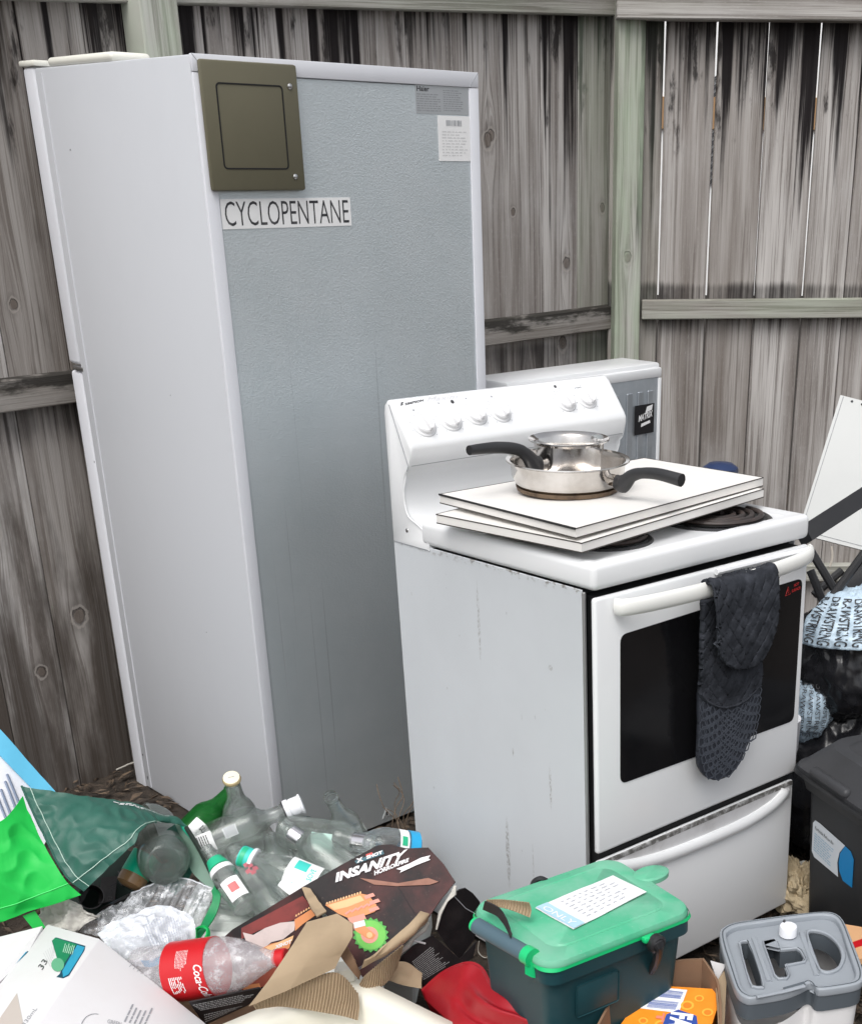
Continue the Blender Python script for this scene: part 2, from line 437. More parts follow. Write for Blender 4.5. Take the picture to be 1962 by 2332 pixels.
def stained_side():
    m,nt,b=base('stained_white_steel'); x,y,z=coords(nt)
    n=nz(nt,vec(nt,x,y*2,z*2),2,5,.6)
    c=mixc(nt,n.step(.35,.7)*.25,(.57,.595,.62),(.48,.50,.52))
    # brown grime under the hob and a few vertical runs
    g=nz(nt,vec(nt,x,y*60,z*90),1,4,.7)
    edge=z.step(.845,.862)*g.step(.50,.66)
    c=mixc(nt,edge.clamp()*.8,c,(.11,.085,.06))
    for (yy,zz,l,wd,a) in ((.33,.74,.085,.0045,.55),(.27,.27,.085,.007,.7),(.13,.46,.05,.004,.6),(.19,.25,.08,.003,.3),(.24,.50,.01,.003,.6),(.12,.70,.006,.008,.5),(.21,.58,.008,.002,.4)):
        d=((y-yy)/wd).sq()+((z-zz)/l).sq(); sp=nz(nt,vec(nt,x,y*260,z*120),1,3,.7).step(.42,.6)
        k=d.step(1.2,.2)*sp*a; c=mixc(nt,k,c,(.16,.14,.12))
    dots=nz(nt,vec(nt,x,y*55,z*35),1,2,.5).step(.74,.78)*.3; c=mixc(nt,dots,c,(.2,.2,.2))
    nt.links.new(c,b.inputs['Base Color']); b.inputs['Roughness'].default_value=.42
    return m
mSide=stained_side()
mGlassBlk=M('black_glass',(.006,.006,.007),.13,dirt=.35,spec=.6,ds=4,dcol=(.018,.017,.017))
mBottle=bottleglass('clear_glass',(.55,.62,.58),(.07,.10,.09),.06,1.0); mBottleG=bottleglass('green_glass',(.03,.30,.06),(.008,.09,.018),.45,.5); mJar=bottleglass('misted_grey',(.40,.44,.42),(.07,.09,.08),.31,.5)
mPet=bottleglass('clear_pet',(.66,.72,.74),(.3,.36,.4))
mPetF=film('fogged_pet',(.62,.60,.62),.22,.18)
mBeige=M('olive_plastic',(.125,.115,.075),.5,dirt=.15,bs=.15,bscale=400)
mScrew=M('zinc_screw',(.5,.5,.5),.3,metal=1)

# ---------------------------------------------------------------- ground
def ground_h(x,y):
    return .012*noise.noise(Vector((x*1.5,y*1.5,0)))+.006*noise.noise(Vector((x*9,y*9,3)))-.012
def build_ground():
    V=[];F=[];xs=[-120,-40,-12,-5]+[-3+.06*i for i in range(0,101)]+[5,12,40,120]; ys=[-120,-40,-10,-2]+[.8+.06*i for i in range(0,81)]+[8,20,50,160]
    for y in ys:
        for x in xs: V.append((x,y,ground_h(x,y) if -3<=x<=3 and .8<=y<=5.6 else -.015))
    n=len(xs)
    for j in range(len(ys)-1):
        for i in range(n-1): F.append([j*n+i,j*n+i+1,(j+1)*n+i+1,(j+1)*n+i])
    m,nt,b=base('dark_soil'); x,y,z=coords(nt); v=vec(nt,x,y,z)
    a=nz(nt,v,9,8,.7); c=mixc(nt,a.step(.35,.7),(.022,.017,.013),(.085,.062,.045)); nt.links.new(c,b.inputs['Base Color']); b.inputs['Roughness'].default_value=.95
    bump(nt,b,nz(nt,v,70,6,.7),.9,.01)
    o=link('ground',mesh('ground',V,F,m,True)); o['kind']='structure'; o['label']='dark bare soil under the rubbish pile'
build_ground()
def litter():
    m,nt,b=base('dry_leaf_litter'); x,y,z=coords(nt); a=nz(nt,vec(nt,x,y,z),40,2,.5)
    c=mixc(nt,a.step(.35,.65),(.03,.022,.016),(.13,.09,.06)); nt.links.new(c,b.inputs['Base Color']); b.inputs['Roughness'].default_value=.8
    rr=random.Random(3);V=[];F=[]
    def leaf(x,y):
        z=ground_h(x,y)+rr.uniform(.002,.02); a=rr.uniform(0,6.28); l=rr.uniform(.006,.028); w_=l*rr.uniform(.08,.45)
        d=Vector((math.cos(a),math.sin(a),rr.uniform(-.3,.3))).normalized(); s=Vector((-d.y,d.x,rr.uniform(-.5,.5))).normalized()
        p=Vector((x,y,z)); n=len(V); up=Vector((0,0,l*.15))
        V.extend([p-d*l,p+s*w_+up,p+d*l,p-s*w_+up]); F.append([n,n+1,n+2]); F.append([n,n+2,n+3])
    for _ in range(7500):
        leaf(rr.uniform(-1.6,1.3),rr.uniform(1.9,4.2))
    for _ in range(4000): leaf(rr.uniform(.3,1.0),rr.uniform(2.0,3.2))
    o=link('leaf_litter',mesh('leaf_litter',V,F,m)); o['kind']='stuff'; o['label']='dry leaves and twigs strewn over the soil'
litter()

# ---------------------------------------------------------------- fences
FA=.77; FD=Vector((math.cos(FA),math.sin(FA),0)); FN=Vector((math.sin(FA),-math.cos(FA),0))  # FN faces the camera
FB=Vector((-1.371,3.224,0))
def fl(px,py,off=0): # point on left fence plane
    return onp(px,py,FB+FN*off,FN)
def plank(thing,name,w_,h,th,mat,pos,dirv,nrm,z0=0,props=None,rr=random,horizontal=False,taper=True):
    # local: x across, y depth (back), z up ; front face at y=0
    rotm=Matrix((dirv,-nrm,Vector((0,0,1)))).transposed()
    v,f=rbox(-w_/2,w_/2,0,th,0,h,.0022,1)
    me=mesh(name,v,f,mat,False)
    o=link(name,me,thing.e)
    lm=thing.inv@(Matrix.Translation(pos+Vector((0,0,z0)))@rotm.to_4x4())
    o.matrix_local=lm
    for k,q in (props or {}).items(): o[k]=q
    return o
def kn(rr,n,w_,zs=None):
    d={'band':(1.02,0.,0.),'streak_a':(9.,.01,9.),'streak_b':(9.,.01,9.),'streak_c':(9.,.01,9.)}
    for i,k in enumerate(('knot_a','knot_b','knot_c')):
        if i<n: d[k]=(rr.uniform(-w_*.32,w_*.32),rr.uniform(.15,1.85),rr.uniform(.008,.019))
        else: d[k]=(5.0,5.0,.001)
    return d
TOPZ=2.14
fence1=Thing('paling_fence','long weathered grey paling fence running behind the fridge to the corner post','fence',fl(200,1775))
rr=random.Random(11)
s0=(fl(100,1300)-FB).dot(FD)  # joint position
corner=fl(1405,600); sc=(corner-FB).dot(FD)
sj=[]; s=s0-.1525*7
while s<sc-.02: sj.append(s); s+=.1525
known={round((fl(px,327)-FB).dot(FD),3) for px in (1144,1232,1315)}
# snap last joints to those seen
ks=sorted(known); sj=[a for a in sj if a<ks[0]-.09]+ks+[ks[-1]+.16]
cols=[]
for i,(a,b_) in enumerate(zip(sj,sj[1:])):
    wd=b_-a-.0014; c=(a+b_)/2
    pr=kn(rr,rr.choice((1,2,2,3)),wd)
    pr['stain_shade']=(2.03,rr.choice((.8,1.0,1.25,1.4)),.8 if c<.5 else .25)  # last value: painted shade low down, strongest on the left boards by the fridge
    pr['tint']=(0.0,0.0,.8)
    pr.update(known_knots.get(i,{}) if 'known_knots' in globals() else {})
    if c>ks[-1]: pr['tint']=(.35,0,.6)
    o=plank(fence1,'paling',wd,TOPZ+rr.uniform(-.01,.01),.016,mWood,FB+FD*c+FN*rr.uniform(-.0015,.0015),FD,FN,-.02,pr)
    o.rotation_euler.rotate_axis('Y',rr.uniform(-.0004,.0004))
# knots placed where the photo shows the plain ones
def setknot(thing,px,py,r,key,plane):
    P=plane(px,py); best=None
    for o in thing.e.children:
        if not o.name.startswith('paling'): continue
        q=(thing.m@o.matrix_local).inverted()@P
        if best is None or abs(q.x)<abs(best[1].x): best=(o,q)
    best[0][key]=(best[1].x,best[1].z,r)
def rail(thing,name,a,b_,nrm,h,th,off,props,slopefix=True):
    """horizontal timber whose front face lies at off in front of the palings, from a to b_ (top front edge)"""
    a=Vector(a);b_=Vector(b_); d=(b_-a); L=d.length; d.normalize(); up=d.cross(nrm)*-1
    up=Vector((0,0,1))-d*d.z; up.normalize()
    n=up.cross(d)*-1; n=d.cross(up)
    if n.dot(nrm)<0: n=-n
    rotm=Matrix((d,-n,up)).transposed()
    v,f=rbox(0,L,0,th,-h,0,.003,1)
    o=link(name,mesh(name,v,f,mWoodH),thing.e)
    o.matrix_local=thing.inv@(Matrix.Translation(a)@rotm.to_4x4())
    for k,q in props.items(): o[k]=q
    return o
RT=.045
def fr(px,py): return fl(px,py,RT)
SD={'band':(9.,0.,0.),'streak_a':(9.,.01,9.),'streak_b':(9.,.01,9.),'streak_c':(9.,.01,9.)}
NK={**SD,'knot_a':(5.,5.,.001),'knot_b':(5.,5.,.001),'knot_c':(5.,5.,.001)}
# middle rail (top edge line) : seen left of the fridge and right of it
ra=fr(0,868); rb=fr(1262*K,625*K)
dd=(rb-ra).normalized()
rail(fence1,'rail',ra-dd*1.0,rb,FN,.072,RT,RT,dict(stain_shade=(9.0,0.0,0.0),tint=(.05,.34,0),**NK))
ra=fr(1000,-62); rb=fr(1262*K,-42); dd=(rb-ra).normalized()
rail(fence1,'rail',ra-dd*2.6,rb,FN,.088,RT,RT,dict(stain_shade=(9.0,0.0,0.0),tint=(.35,.1,0),**NK))
# posts
def post(thing,pos,dirv,nrm,w_,d_,props,h=2.16):
    rotm=Matrix((dirv,-nrm,Vector((0,0,1)))).transposed()
    v,f=rbox(0,w_,0,d_,0,h,.004,2); o=link('post',mesh('post',v,f,mWood),thing.e)
    o.matrix_local=thing.inv@(Matrix.Translation(pos+Vector((0,0,-.03)))@rotm.to_4x4())
    for k,q in props.items(): o[k]=q
pl=fl(292*K,60,.10); pl.z=0
post(fence1,pl,FD,FN,.095,.095,dict(stain_shade=(2.2,.35,0.),tint=(1.0,0.,0.),**NK))
pc=fl(1262*K,400,.085); pc.z=0
corner_front=pc.copy()
fence2=Thing('paling_fence','weathered paling fence with white gaps between its boards, right of the corner post','fence',pc)
ND=Vector((math.cos(.04),math.sin(.04),0)); NN=Vector((math.sin(.04),-math.cos(.04),0))
post(fence2,pc,Vector((math.cos(.25),math.sin(.25),0)),Vector((math.sin(.25),-math.cos(.25),0)),.086,.095,dict(**SD,stain_shade=(2.1,.55,0.),tint=(.95,0.,0.),knot_a=(.04,1.36,.012),knot_b=(5.,5.,.001),knot_c=(5.,5.,.001)))
RB=pc+NN*-.045   # paling face plane of right fence
def rf(px,py,off=0): return onp(px,py,RB+NN*off,NN)
jx=[1507,1622,1736,1851,1949]
joints=[(rf(px,330)-RB).dot(ND) for px in jx]
joints=[joints[0]-.165]+joints; 
while joints[-1]<2.3: joints.append(joints[-1]+.16)
for i,(a,b_) in enumerate(zip(joints,joints[1:])):
    gap=(.006,.0068,.0034,.0064,.002)[min(i,4)] if i<5 else .003
    ga=(.0,.006,.0068,.0034,.0064)[i] if i<5 else .003
    a2=a+ga/2; b2=b_-gap/2; wd=b2-a2; c=(a2+b2)/2
    pr=dict(NK); pr['band']=(1.19,0.,0.); pr['stain_shade']=(2.0,(1.15,1.2,1.15,1.25,1.1)[i%5],.1); pr['tint']=(.12 if i==0 else 0.,0.,.9)
    plank(fence2,'paling',wd,TOPZ,.016,mWood,RB+ND*c,ND,NN,-.02,pr)
for (x,y,r,k) in ((1575,160,.017,'knot_a'),(1670,357,.011,'knot_a'),(1802,363,.010,'knot_a'),(1883,480,.014,'knot_a'),(1487,514,.015,'knot_a'),(1512,600,.009,'knot_a'),(1870,922,.017,'knot_b'),(1790,160,.006,'knot_b')):
    setknot(fence2,x,y,r,k,rf)
for (x,y,r,k) in ((1162,420,.022,'knot_a'),(1212,400,.012,'knot_b'),(1264,193,.012,'knot_a'),(740,106,.014,'knot_a'),(570,50,.017,'knot_a'),(640,132,.014,'knot_b'),(71,453,.010,'knot_a'),(82,1615,.03,'knot_a'),(184,1394,.016,'knot_a'),(245,1400,.014,'knot_b'),(170,1572,.005,'knot_c')):
    setknot(fence1,x,y,r,k,fl)
def setstreak(thing,px,pybot,wpx,plane,key=None):
    P=plane(px,pybot); Q=plane(px+wpx/2,pybot); best=None
    for o in thing.e.children:
        if not (o.name.startswith('paling') or o.name.startswith('post')): continue
        q=(thing.m@o.matrix_local).inverted()@P
        off_=.043 if o.name.startswith('post') else 0
        if best is None or abs(q.x-off_)<abs(best[1].x-best[2]): best=(o,q,off_)
    o,q,_=best
    for key in ('streak_a','streak_b','streak_c'):
        if o[key][0]>8: o[key]=(q.x,(Q-P).length*1.25,q.z); break
s2=lambda x,y:(1050+x/1.934,y/1.934)
for x,y,w_ in ((900,420,26),(1095,900,44),(1060,300,30),(1235,170,120),(1270,330,60),(1480,120,110),(1500,250,70),(1660,800,40),(1700,300,30),(1745,500,50)):
    px_,py_=s2(x,y); setstreak(fence2,px_,py_,w_/1.934,rf)
fence2.e.children
for o in fence2.e.children:
    if o.name.startswith('post'): o['streak_a']=(.078,.010,1.30); o['knot_a']=(.040,1.30,.012)
for x,y,w_ in ((195,620,50),(130,330,60),(60,300,40),(20,200,40),(320,130,40),(455,700,30),(475,1330,24),(600,280,22),(560,150,40)):
    px_,py_=s2(x,y); setstreak(fence1,px_,py_,w_/1.934,fl)
for x,y,w_ in ((915,80,40),(735,60,30),(665,120,14),(575,90,30),(520,40,30),(440,110,16),(860,90,26),(960,60,30),(1010,120,30),(130,60,20),(195,110,14),(210,70,30),(60,40,26),(80,150,10)):
    setstreak(fence1,x,y,w_,fl)
def rfr(px,py): return rf(px,py,.042)
e1=rfr(1314*K,684); e2=rfr(1764*K,680); d=(e2-e1).normalized(); rail(fence2,'rail',e1,e1+d*2.2,NN,.060,.042,0,dict(stain_shade=(9.,0.,0.),tint=(.45,0.,0.),**NK))
e1=rf(1405,-46,.075); e2=rf(1962,-40,.075); d=(e2-e1).normalized(); rail(fence2,'rail',e1-d*.0,e1+d*2.2,NN,.098,.075,0,dict(stain_shade=(9.,0.,0.),tint=(.1,.0,0.),**NK))
e1=rfr(1314*K,1300); e1.z=.25; rail(fence2,'rail',e1,e1+ND*2.2,NN,.06,.042,0,dict(stain_shade=(9.,0.,0.),tint=(.3,.0,0.),**NK))
# neighbour's white wall seen through the gaps
nb=Thing('neighbour_wall','bright white wall glimpsed through the gaps of the right fence','wall',(corner.x,7.2,0))
mNW=M('white_wall_paint',(.85,.85,.84),.7); mBr=M('brown_board',(.33,.2,.1),.6)
nb.part('wall',rbox(-.6,4.2,0,.1,.95,2.9,.0),mNW,smooth=False)
nb.part('wall_base',rbox(-.6,4.2,0,.12,-.05,.948,.0),M('dark_wall_base',(.06,.055,.05),.8),smooth=False)
nb.part('trim_board',rbox(-.6,4.2,-.02,0,1.72,1.86,.0),mBr,smooth=False)
nb.part('downpipe',rbox(.62,.70,-.05,-.022,1.63,1.71,.0),M('red_paint',(.5,.03,.03),.5),smooth=False)
for i in range(14):
    q=rbox(0,.05,-.012,0,-.012,.012,0); q=xf(q,Matrix.Translation((.2+.0,-.004,1.30+i*.028))@Matrix.Rotation(R(35),4,'Y'))
    q2=xf(rbox(0,.42,-.012,0,-.008,.008,0),Matrix.Translation((.30,-.004,1.32+i*.035))@Matrix.Rotation(R(-38),4,'Y'))
    nb.part('stripe',q2,mPrint,smooth=False)

# ---------------------------------------------------------------- fridge
fridge=Thing('fridge','tall white fridge freezer turned round, showing its bare metal back against the fence','fridge',(-.7419,2.7445,0),rot3(.7999,.0056,-.0045))
FW,FDp,FH=.6997,.6407,1.7041
T=fridge
T.part('cabinet',rbox(0,FW,.004,FDp,-.005,FH,.004),mWhiteSide)
T.part('back_panel',rbox(.028,FW-.028,-.001,.003,.0,FH-.03,0),mGalv,smooth=False)
def mitre(x0,x1,z0,z1,in_,y0=-.004,y1=.0035):
    pass
T.part('edge_trim',rbox(0,.027,-.004,.0038,-.005,FH-.029,.0012),mTrim)
T.part('edge_trim',rbox(FW-.027,FW,-.004,.0038,-.005,FH-.029,.0012),mTrim)
T.part('edge_trim',rbox(.0,FW,-.0045,.0038,FH-.028,FH+.0015,.0012),mTrim)
for sx,x in ((1,.0),(-1,FW)):
    T.part('mitre_seam',tube([(x+sx*.001,-.0046,FH+.001),(x+sx*.027,-.0047,FH-.028)],.0006,4),mGrey,smooth=False)
T.part('side_seam',rbox(-.0012,.0,.606,.609,0,FH-.01,0),mTrim,smooth=False)
for z0,z1 in ((-.08,1.076),(1.091,FH+.004)):
    T.part('door',rbox(.002,FW-.002,FDp+.006,FDp+.062,max(z0,-.02) if z0<0 else z0,z1,.009,3),mTrim)
T.part('door_gasket',rbox(.012,FW-.012,FDp,FDp+.006,0.0,FH-.004,0),M('gasket_grey',(.42,.42,.44),.6),smooth=False)
T.part('hinge',rbox(-.001,.03,FDp-.012,FDp+.04,1.078,1.088,.002),mScrew)
T.part('hinge_cover',rbox(.002,.09,.30,.58,FH,FH+.018,.008,3),mCream)
T.part('hinge_cap',rbox(-.002,.05,FDp-.005,FDp+.068,FH+.0045,FH+.016,.004,2),mCream)
cp=T.part('compressor_cover',rbox(.008,.221,-.016,-.0048,1.475,1.697,.005,2),mBeige)
T.part('cover_groove',ext2d([rrect(.037,.184,1.513,1.660,.008),rrect(.0395,.1815,1.5155,1.6575,.006)],.0012),mDark,parent=cp,smooth=False).matrix_local=Matrix.Translation((0,-.0164,0))@Matrix.Rotation(R(90),4,'X')
for x,z in ((.201,1.659),(.197,1.500)):
    sc_=T.part('screw',xf(lathe([(0,.0035),(.003,.003),(.0052,.0012),(.0055,0)][::-1],14),Matrix.Translation((x,-.0162,z))@Matrix.Rotation(R(90),4,'X')),mScrew,parent=cp)
def fq(x0,x1,z0,z1,y): return quad((x0,y,z0),(x1,y,z0),(x0,y,z1))
def flat(x0,x1,z0,z1,y,th=.0008): return rbox(x0,x1,y,y+th,z0,z1,0)
lb=T.part('name_label',flat(.029,.337,1.407,1.461,-.0022),mPaper,smooth=False)
T.part('lettering',text_map('CYCLOPENTANE',fq(.037,.331,1.4125,1.4565,-.0025),bold=-.006),mPrint,parent=lb,smooth=False)
lb=T.part('rating_label',flat(.524,.672,1.622,1.676,-.0016),M('silver_label',(.50,.52,.54),.35,metal=.5),smooth=False)
T.part('lettering',text_map('Haier',fq(.528,.562,1.664,1.674,-.0019),bold=.02),mPrint,parent=lb,smooth=False)
T.part('fine_print',join(scribble(fq(.527,.592,1.626,1.661,-.0019),8,2,.4,.03,.2,.03,.99),scribble(fq(.6,.655,1.628,1.67,-.0019),10,4,.4,.03,.2,.03,.99)),mGrey,parent=lb,smooth=False)
lb=T.part('barcode_label',flat(.582,.672,1.531,1.6195,-.0024),mPaper,smooth=False)
bv=[];rr=random.Random(5);x=.605
B=[]
while x<.648:
    w_=rr.choice((.0008,.0013,.002)); B.append(flat(x,x+w_,1.6,1.611,-.0029,.0003)); x+=w_+rr.choice((.0008,.0014,.002))
T.part('bars',join(*B),mGrey,parent=lb,smooth=False)
T.part('fine_print',scribble(fq(.592,.664,1.54,1.592,-.0028),9,8,.3,.05,.2,.05,.95),M('pale_print',(.62,.62,.62),.6),parent=lb,smooth=False)
tri=T.part('warning_sticker',prism([(.311,-.002,.013),(.341,-.002,.013),(.326,-.002,.04)],(0,-1,0),.0008),M('sticker_pale',(.68,.70,.70),.5),smooth=False)
T.part('symbol',join(tube([(.316,-.0024,.016),(.336,-.0024,.016),(.326,-.0024,.034)],.0006,4,closed=True),prism([(.322,-.0024,.018),(.33,-.0024,.018),(.328,-.0024,.025),(.326,-.0024,.03),(.3235,-.0024,.025)],(0,-1,0),.0003)),mPrint,parent=tri,smooth=False)
T.part('foot',xf(lathe([(.016,-.03),(.016,0)],12),Matrix.Translation((.05,.08,0))),mBlack)
T.part('foot',xf(lathe([(.016,-.03),(.016,0)],12),Matrix.Translation((FW-.05,.08,0))),mBlack)

def fsd(px,py):
    n=fridge.m.to_3x3().col[0]; return fridge.inv@onp(px,py,fridge.m@Vector((-.0012,0,0)),n)
mChip=M('chip_dark',(.09,.09,.095),.7,dirt=.5,ds=300)
for x,y,a,b_ in ((325,1719,.0022,.003),(336,1771,.0016,.006),(340,1795,.002,.004),(160,341,.0012,.0016),(215,1052,.0012,.003),(470,1440,.0008,.0012),(388,900,.0008,.001)):
    p=fsd(x,y); T=fridge; T.part('paint_chip',prism([(p.x,p.y+a*math.cos(R(k*51))*(1+.4*math.sin(k*2.3)),p.z+b_*math.sin(R(k*51))) for k in range(7)],(-1,0,0),.0004),mChip,smooth=False)
# ---------------------------------------------------------------- second appliance behind the stove
P0=O+ray(1353*K,742*K)*3.62; ztop=P0.z
ap_rot=rot3(.80)
T=Thing('cooker','white cooker turned to the fence, its grubby metal back with a black sticker towards us','cooker',(P0.x,P0.y,0),ap_rot)
ws_=.58; dp=.15
mGalv2=M('dull_metal_back',(.36,.39,.42),.42,metal=.6,dirt=.5,ds=9,dcol=(.62,.64,.66))
T.part('splashback',rbox(-ws_,0,.004,dp,.80,ztop,.007,2),mWhite)
T.part('cabinet',rbox(-ws_+.004,-.004,.006,.58,.02,.815,.01,3),mWhite)
T.part('back_panel',rbox(-ws_+.02,-.016,-.004,.006,.05,ztop-.035,.002),mGalv2)
T.part('rim',rbox(-ws_+.004,-.003,-.006,.010,ztop-.038,ztop-.012,.004),mWhite)
T.part('edge_strip',rbox(-.0155,-.003,-.006,.01,.05,ztop-.04,.002),mWhite)
for x in (-.10,-.06,-.145,-.2,-.26): T.part('pressed_rib',rbox(x,x+.022,-.0075,-.003,.3,ztop-.07,.002,1),mGalv2)
st_=T.part('sticker',flat(-.115,-.035,ztop-.185,ztop-.105,-.0092),M('black_sticker',(.012,.012,.014),.4),smooth=False)
T.part('lettering',text_map('MATRIX',quad((-.10,-.0098,ztop-.150),(-.04,-.0098,ztop-.140),(-.102,-.0098,ztop-.133)),bold=.03,shear=.3),mPaper,parent=st_,smooth=False)
T.part('print_shape',join(prism([(-.072,-.0097,ztop-.128),(-.045,-.0097,ztop-.122),(-.042,-.0097,ztop-.108),(-.066,-.0097,ztop-.112)],(0,-1,0),.0002),prism([(-.09,-.0097,ztop-.165),(-.05,-.0097,ztop-.157),(-.053,-.0097,ztop-.150),(-.088,-.0097,ztop-.156)],(0,-1,0),.0002)),mPaper,parent=st_,smooth=False)

# ---------------------------------------------------------------- stove
SR=rot3(.7381,-.0333,.0024)
stove=Thing('stove','white freestanding electric stove with black glass oven door, two ring elements showing','stove',(.0266,2.1208,0),SR)
SW,SD,SH=.5716,.6016,.912
T=stove
def sl(px,py,ax,val):
    n=SR.col[ax]; p=Vector((.0266,2.1208,0))+n*val; P=onp(px,py,p,n); return stove.inv@P
T.part('side_panel',rbox(0,.003,.032,SD,.02,.862,.001,1),mSide)
T.part('side_panel',rbox(SW-.003,SW,.032,SD,.02,.862,.001,1),mWhiteSide)
T.part('carcass',rbox(.004,SW-.004,.045,SD-.004,.03,.86,0),mDark,smooth=False)
T.part('side_edge',rbox(.0005,.006,.027,.034,.03,.858,.001,1),M('bare_steel_edge',(.45,.45,.45),.4,metal=.7))
# hob: pressed tray with raised lip
bm=bmesh.new(); bmesh.ops.create_cube(bm,size=1)
for v in bm.verts: v.co=Vector((SW/2+v.co.x*(SW+.006),.25+v.co.y*.505,.888+v.co.z*.048))
bm.faces.ensure_lookup_table(); tf=[f for f in bm.faces if f.normal.z>.9][0]
bmesh.ops.bevel(bm,geom=[e for e in bm.edges],offset=.012,segments=4,profile=.5,affect='EDGES')
tf=max(bm.faces,key=lambda f:f.calc_center_median().z+f.calc_area())
r_=bmesh.ops.inset_region(bm,faces=[tf],thickness=.018); r_=bmesh.ops.inset_region(bm,faces=[tf],thickness=.008)
for v in tf.verts: v.co.z-=.0055
r_=bmesh.ops.inset_region(bm,faces=[tf],thickness=.003)
hob=T.part('hob',bm_vf(bm),mWhite,auto=50)
# backguard, extruded profile (y,z)
prof=[(.602,.852),(.602,1.112),(.599,1.124),(.590,1.132),(.580,1.131),(.573,1.124),(.524,1.062),(.518,1.052),(.518,1.044),(.525,1.016),(.529,1.010),(.540,1.004),(.547,.99),(.552,.96),(.551,.935),(.545,.918),(.532,.906),(.51,.899),(.492,.893),(.482,.884),(.478,.870),(.477,.852)]
def extr(prof,xs,ins):
    V=[];F=[];n=len(prof); cy=sum(p[0] for p in prof)/n; cz=sum(p[1] for p in prof)/n
    for x,i_ in zip(xs,ins):
        for y,z in prof:
            dy,dz=y-cy,z-cz; l=math.hypot(dy,dz); V.append((x,y-dy/l*i_,z-dz/l*i_))
    for j in range(len(xs)-1):
        for i in range(n): F.append([j*n+i,(j+1)*n+i,(j+1)*n+(i+1)%n,j*n+(i+1)%n])
    F.append(list(range(n))); F.append([(len(xs)-1)*n+i for i in range(n)][::-1])
    F=[f[::-1] for f in F]
    return V,F
T.part('backguard',extr(prof,[-.001,.0005,.003,.007,SW-.007,SW-.003,SW-.0005,SW+.001],[.007,.003,.001,0,0,.001,.003,.007]),mWhite,auto=60)
T.part('cheek_seam',tube([(-.0015,y,z) for y,z in [(.580,1.124),(.529,1.013),(.535,1.003)]],.0011,5),mGrey)
T.part('cheek_seam',tube(smoothpath([(-.0012,y+.006,z) for y,z in [(.529,1.006),(.541,.99),(.546,.96),(.544,.93),(.532,.912),(.50,.900),(.484,.890),(.474,.872),(.472,.856)]]),.0016,5),mWhite)
T.part('panel_lip',tube([(0.004,.5275,1.0135),(SW-.004,.5275,1.0135)],.0012,5),mGrey)
T.part('side_screw',xf(lathe([(.005,0),(.004,.0018),(0,.002)],12),Matrix.Translation((0,.55,.885))@Matrix.Rotation(R(-90),4,'Y')),mScrew)
T.part('shoulder_seam',rbox(-.0012,0,.476,.60,.8555,.857,0),mGrey,smooth=False)
# control face frame
fa=Vector((0,.573,1.124)); fb=Vector((0,.524,1.062)); fup=(fa-fb).normalized(); fn=Vector((0,-fup.z,fup.y)); 
fnw=SR@fn; fpw=stove.m@fb
def cfl(px,py,off=0): return stove.inv@onp(px,py,fpw+fnw*off,fnw)
knob_m=Matrix((Vector((1,0,0)),fup,fn)).transposed().to_4x4()
mKnob=M('knob_white',(.78,.78,.79),.35); mGroove=M('pale_grey_ring',(.55,.56,.57),.5)
for i,(x,y) in enumerate(((312,512),(473,478),(630,442),(780,425),(1185,362),(1313,343))):
    p=cfl(*c4(x,y)); kr=.0225
    k=T.part('knob',xf(join(lathe([(kr+.003,.0002),(kr+.002,.002),(kr-.001,.003),(kr-.002,.009),(kr-.005,.0115),(0,.012)],36),),Matrix.Translation(p)@knob_m),mKnob,auto=25)
    T.part('pointer',xf(rbox(-.0045,.0045,-.019,.021,.010,.021,.003,2),Matrix.Translation(p)@knob_m@Matrix.Rotation(R(8),4,'Z')),mKnob,parent=k)
    T.part('dial_ring',xf(lathe([(kr+.0030,.0),(kr+.0036,.0006),(kr+.0042,0.)],40),Matrix.Translation(p)@knob_m),mGroove,parent=k)
    tk=[]
    for a in range(-140,141,35):
        tk.append(xf(rbox(-.0004,.0004,kr+.006,kr+.009,0,.0003,0),Matrix.Rotation(R(a),4,'Z')))
    T.part('tick_marks',xf(join(*tk),Matrix.Translation(p)@knob_m),mGrey,parent=k,smooth=False)
for x,y,s in ((248,418,1),(402,375,.8),(487,366,2.),(571,346,.8),(728,334,1.),(1122,272,1.7)):
    p=cfl(*c4(x,y),.0002); T.part('indicator_mark',xf(lathe([(.0022*s,0),(.0018*s,.0008),(0,.0009)],10),Matrix.Translation(p)@knob_m),mPrint if s>1.1 else mGrey)
def cq(a,b_,c_): return quad(cfl(*c4(*a),.0005),cfl(*c4(*b_),.0005),cfl(*c4(*c_),.0005))
T.part('lettering',text_map('SIMPSON',cq((196,388),(314,362),(192,374)),bold=.03,shear=.2),mPrint,smooth=False)
T.part('emblem',text_map('S',cq((166,390),(188,386),(163,370)),bold=.05,shear=.3),mPrint,smooth=False)
T.part('lettering',text_map('Maxim',cq((330,366),(520,346),(328,336)),shear=.3),M('faint_print',(.62,.62,.64),.5),smooth=False)
T.part('dash_mark',tube([cfl(*c4(1245,280),.0004),cfl(*c4(1285,276),.0004)],.0006,4),mGrey)
